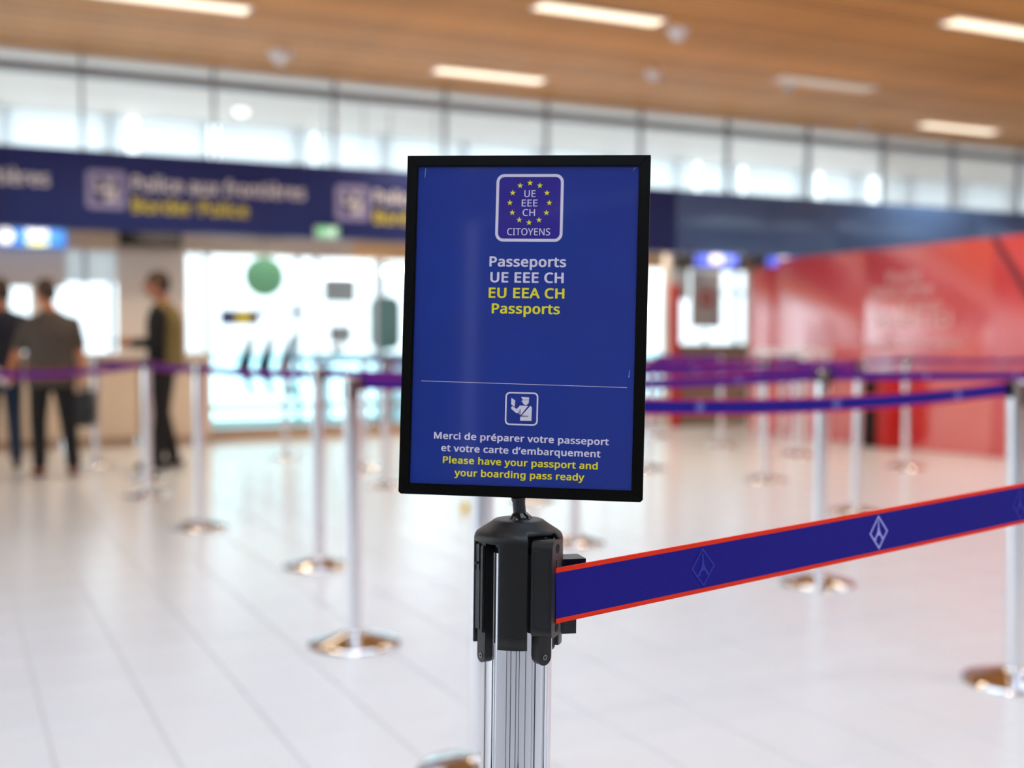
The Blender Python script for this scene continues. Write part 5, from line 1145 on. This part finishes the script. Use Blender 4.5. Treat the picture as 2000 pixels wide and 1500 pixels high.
# man in navy tee at the frame edge
JB = dict(head=(0, .02, 1.63), hz=R(20), sh_r=(.182, 0, 1.37), sh_l=(-.182, 0, 1.37), el_r=(.26, -.02, 1.12), el_l=(-.26, .0, 1.12), wr_r=(.24, .16, .95), wr_l=(-.25, .14, .92),
          hip_r=(.09, 0, .90), hip_l=(-.09, 0, .90), kn_r=(.11, .05, .50), kn_l=(-.10, .02, .50), an_r=(.12, -.03, .09), an_l=(-.12, .04, .09), foot_r=(.1, 1, 0), foot_l=(-.2, 1, 0),
          hand_r=((0, .4, -1), (0, 1, .1), (-1, 0, 0), .6), hand_l=((0, .3, -1), (0, 1, .1), (1, 0, 0), .6), hem=.84)
B = person('man in a navy t-shirt and dark jeans cut by the left frame edge', fl(2, 917), hdA + R(8), 1.70, JB, M['navy_tee'], M['jeans'], M['black_shoe'], M['skin'])
# officer with khaki vest in profile facing left
hdC = headto((-RIGHT * .99 - FWD * .10).normalized())
JC = dict(head=(0, .05, 1.63), hz=R(6), sh_r=(.182, 0, 1.37), sh_l=(-.182, 0, 1.37), el_r=(.24, -.03, 1.12), el_l=(-.25, .03, 1.12), wr_r=(.17, .18, 1.10), wr_l=(-.13, .24, 1.11),
          hip_r=(.09, 0, .90), hip_l=(-.09, 0, .90), kn_r=(.10, .03, .50), kn_l=(-.10, .0, .50), an_r=(.10, -.07, .09), an_l=(-.10, .04, .09), foot_r=(.1, 1, 0), foot_l=(-.1, 1, 0),
          hand_r=((-.4, 1, .1), (-.4, .1, 1), (-.9, -.2, 0), .7), hand_l=((.3, 1, .1), (.2, .2, 1), (.9, -.2, 0), .8), hem=.84)
Cc = person('man in a black jacket and khaki vest standing in profile looking at a phone', fl(318, 916), hdC, 1.77, JC, M['black_cloth'], M['black_cloth'], M['black_shoe'], M['skin'], sleeve='long')
v = [(0, -.085, .90, .178, .100), (0, -.085, 1.05, .166, .098), (0, -.088, 1.28, .170, .096), (0, -.070, 1.36, .165, .100), (0, -.045, 1.425, .12, .09)]
blob('vest', [('l', v), ('c', (.08, -.03, 1.42), (.14, -.03, 1.395), .06, .06), ('c', (-.08, -.03, 1.42), (-.14, -.03, 1.395), .06, .06)], M['khaki'], Cc, .012, 3)
# phone in his hand
wp = world_of(Cc, (-.055, .375, 1.135))
o = box('phone', -.036, .036, -.075, .075, -.005, .005, M['black_panel'], bev=.003); o.location = wp; o.rotation_euler = (R(-25), 0, hdC); tag(o, 'dark phone held by the man in the khaki vest', 'phone')
# black bag in A's right hand
hb = world_of(A, (.275, .085, .80))
bg_ = tag(empty('holdall', (hb.x, hb.y, hb.z - .36), hdA + R(75)), 'black briefcase-like bag carried by the man in the grey polo', 'bag')
bm = bmesh.new(); prism(bm, rrect(0, .135, .165, .145, .035), -.055, .055, Matrix(((1, 0, 0, 0), (0, 0, 1, 0), (0, 1, 0, 0), (0, 0, 0, 1))))
bmesh.ops.bevel(bm, geom=[e for e in bm.edges if len(e.link_faces) == 2 and e.calc_face_angle(0) > .8], offset=.015, segments=3, affect='EDGES'); from_bm('body', bm, M['bag'], bg_, smooth=True)
box('front_pocket', -.13, .13, -.072, -.05, .02, .17, M['bag'], bg_, bev=.01); box('flap', -.155, .155, -.064, .06, .20, .285, M['bag'], bg_, bev=.012)
for sy in (-.02, .02):
    pr = [('c', (-.07 + .14 * i / 6, sy, .275 + .075 * math.sin(math.pi * i / 6)), (-.07 + .14 * (i + 1) / 6, sy, .275 + .075 * math.sin(math.pi * (i + 1) / 6)), .007, .007) for i in range(6)]
    from_bm('handle', prim_bm(pr), M['bag'], bg_, smooth=True)
# papers in A's left hand
hl_ = world_of(A, (-.40, .30, .85))
o = box('document', -.075, .075, -.004, .004, -.055, .055, M['paper']); o.location = hl_; o.rotation_euler = (R(20), R(25), headto(FWD)); tag(o, 'white folded papers in the left hand of the man in the grey polo', 'paper')
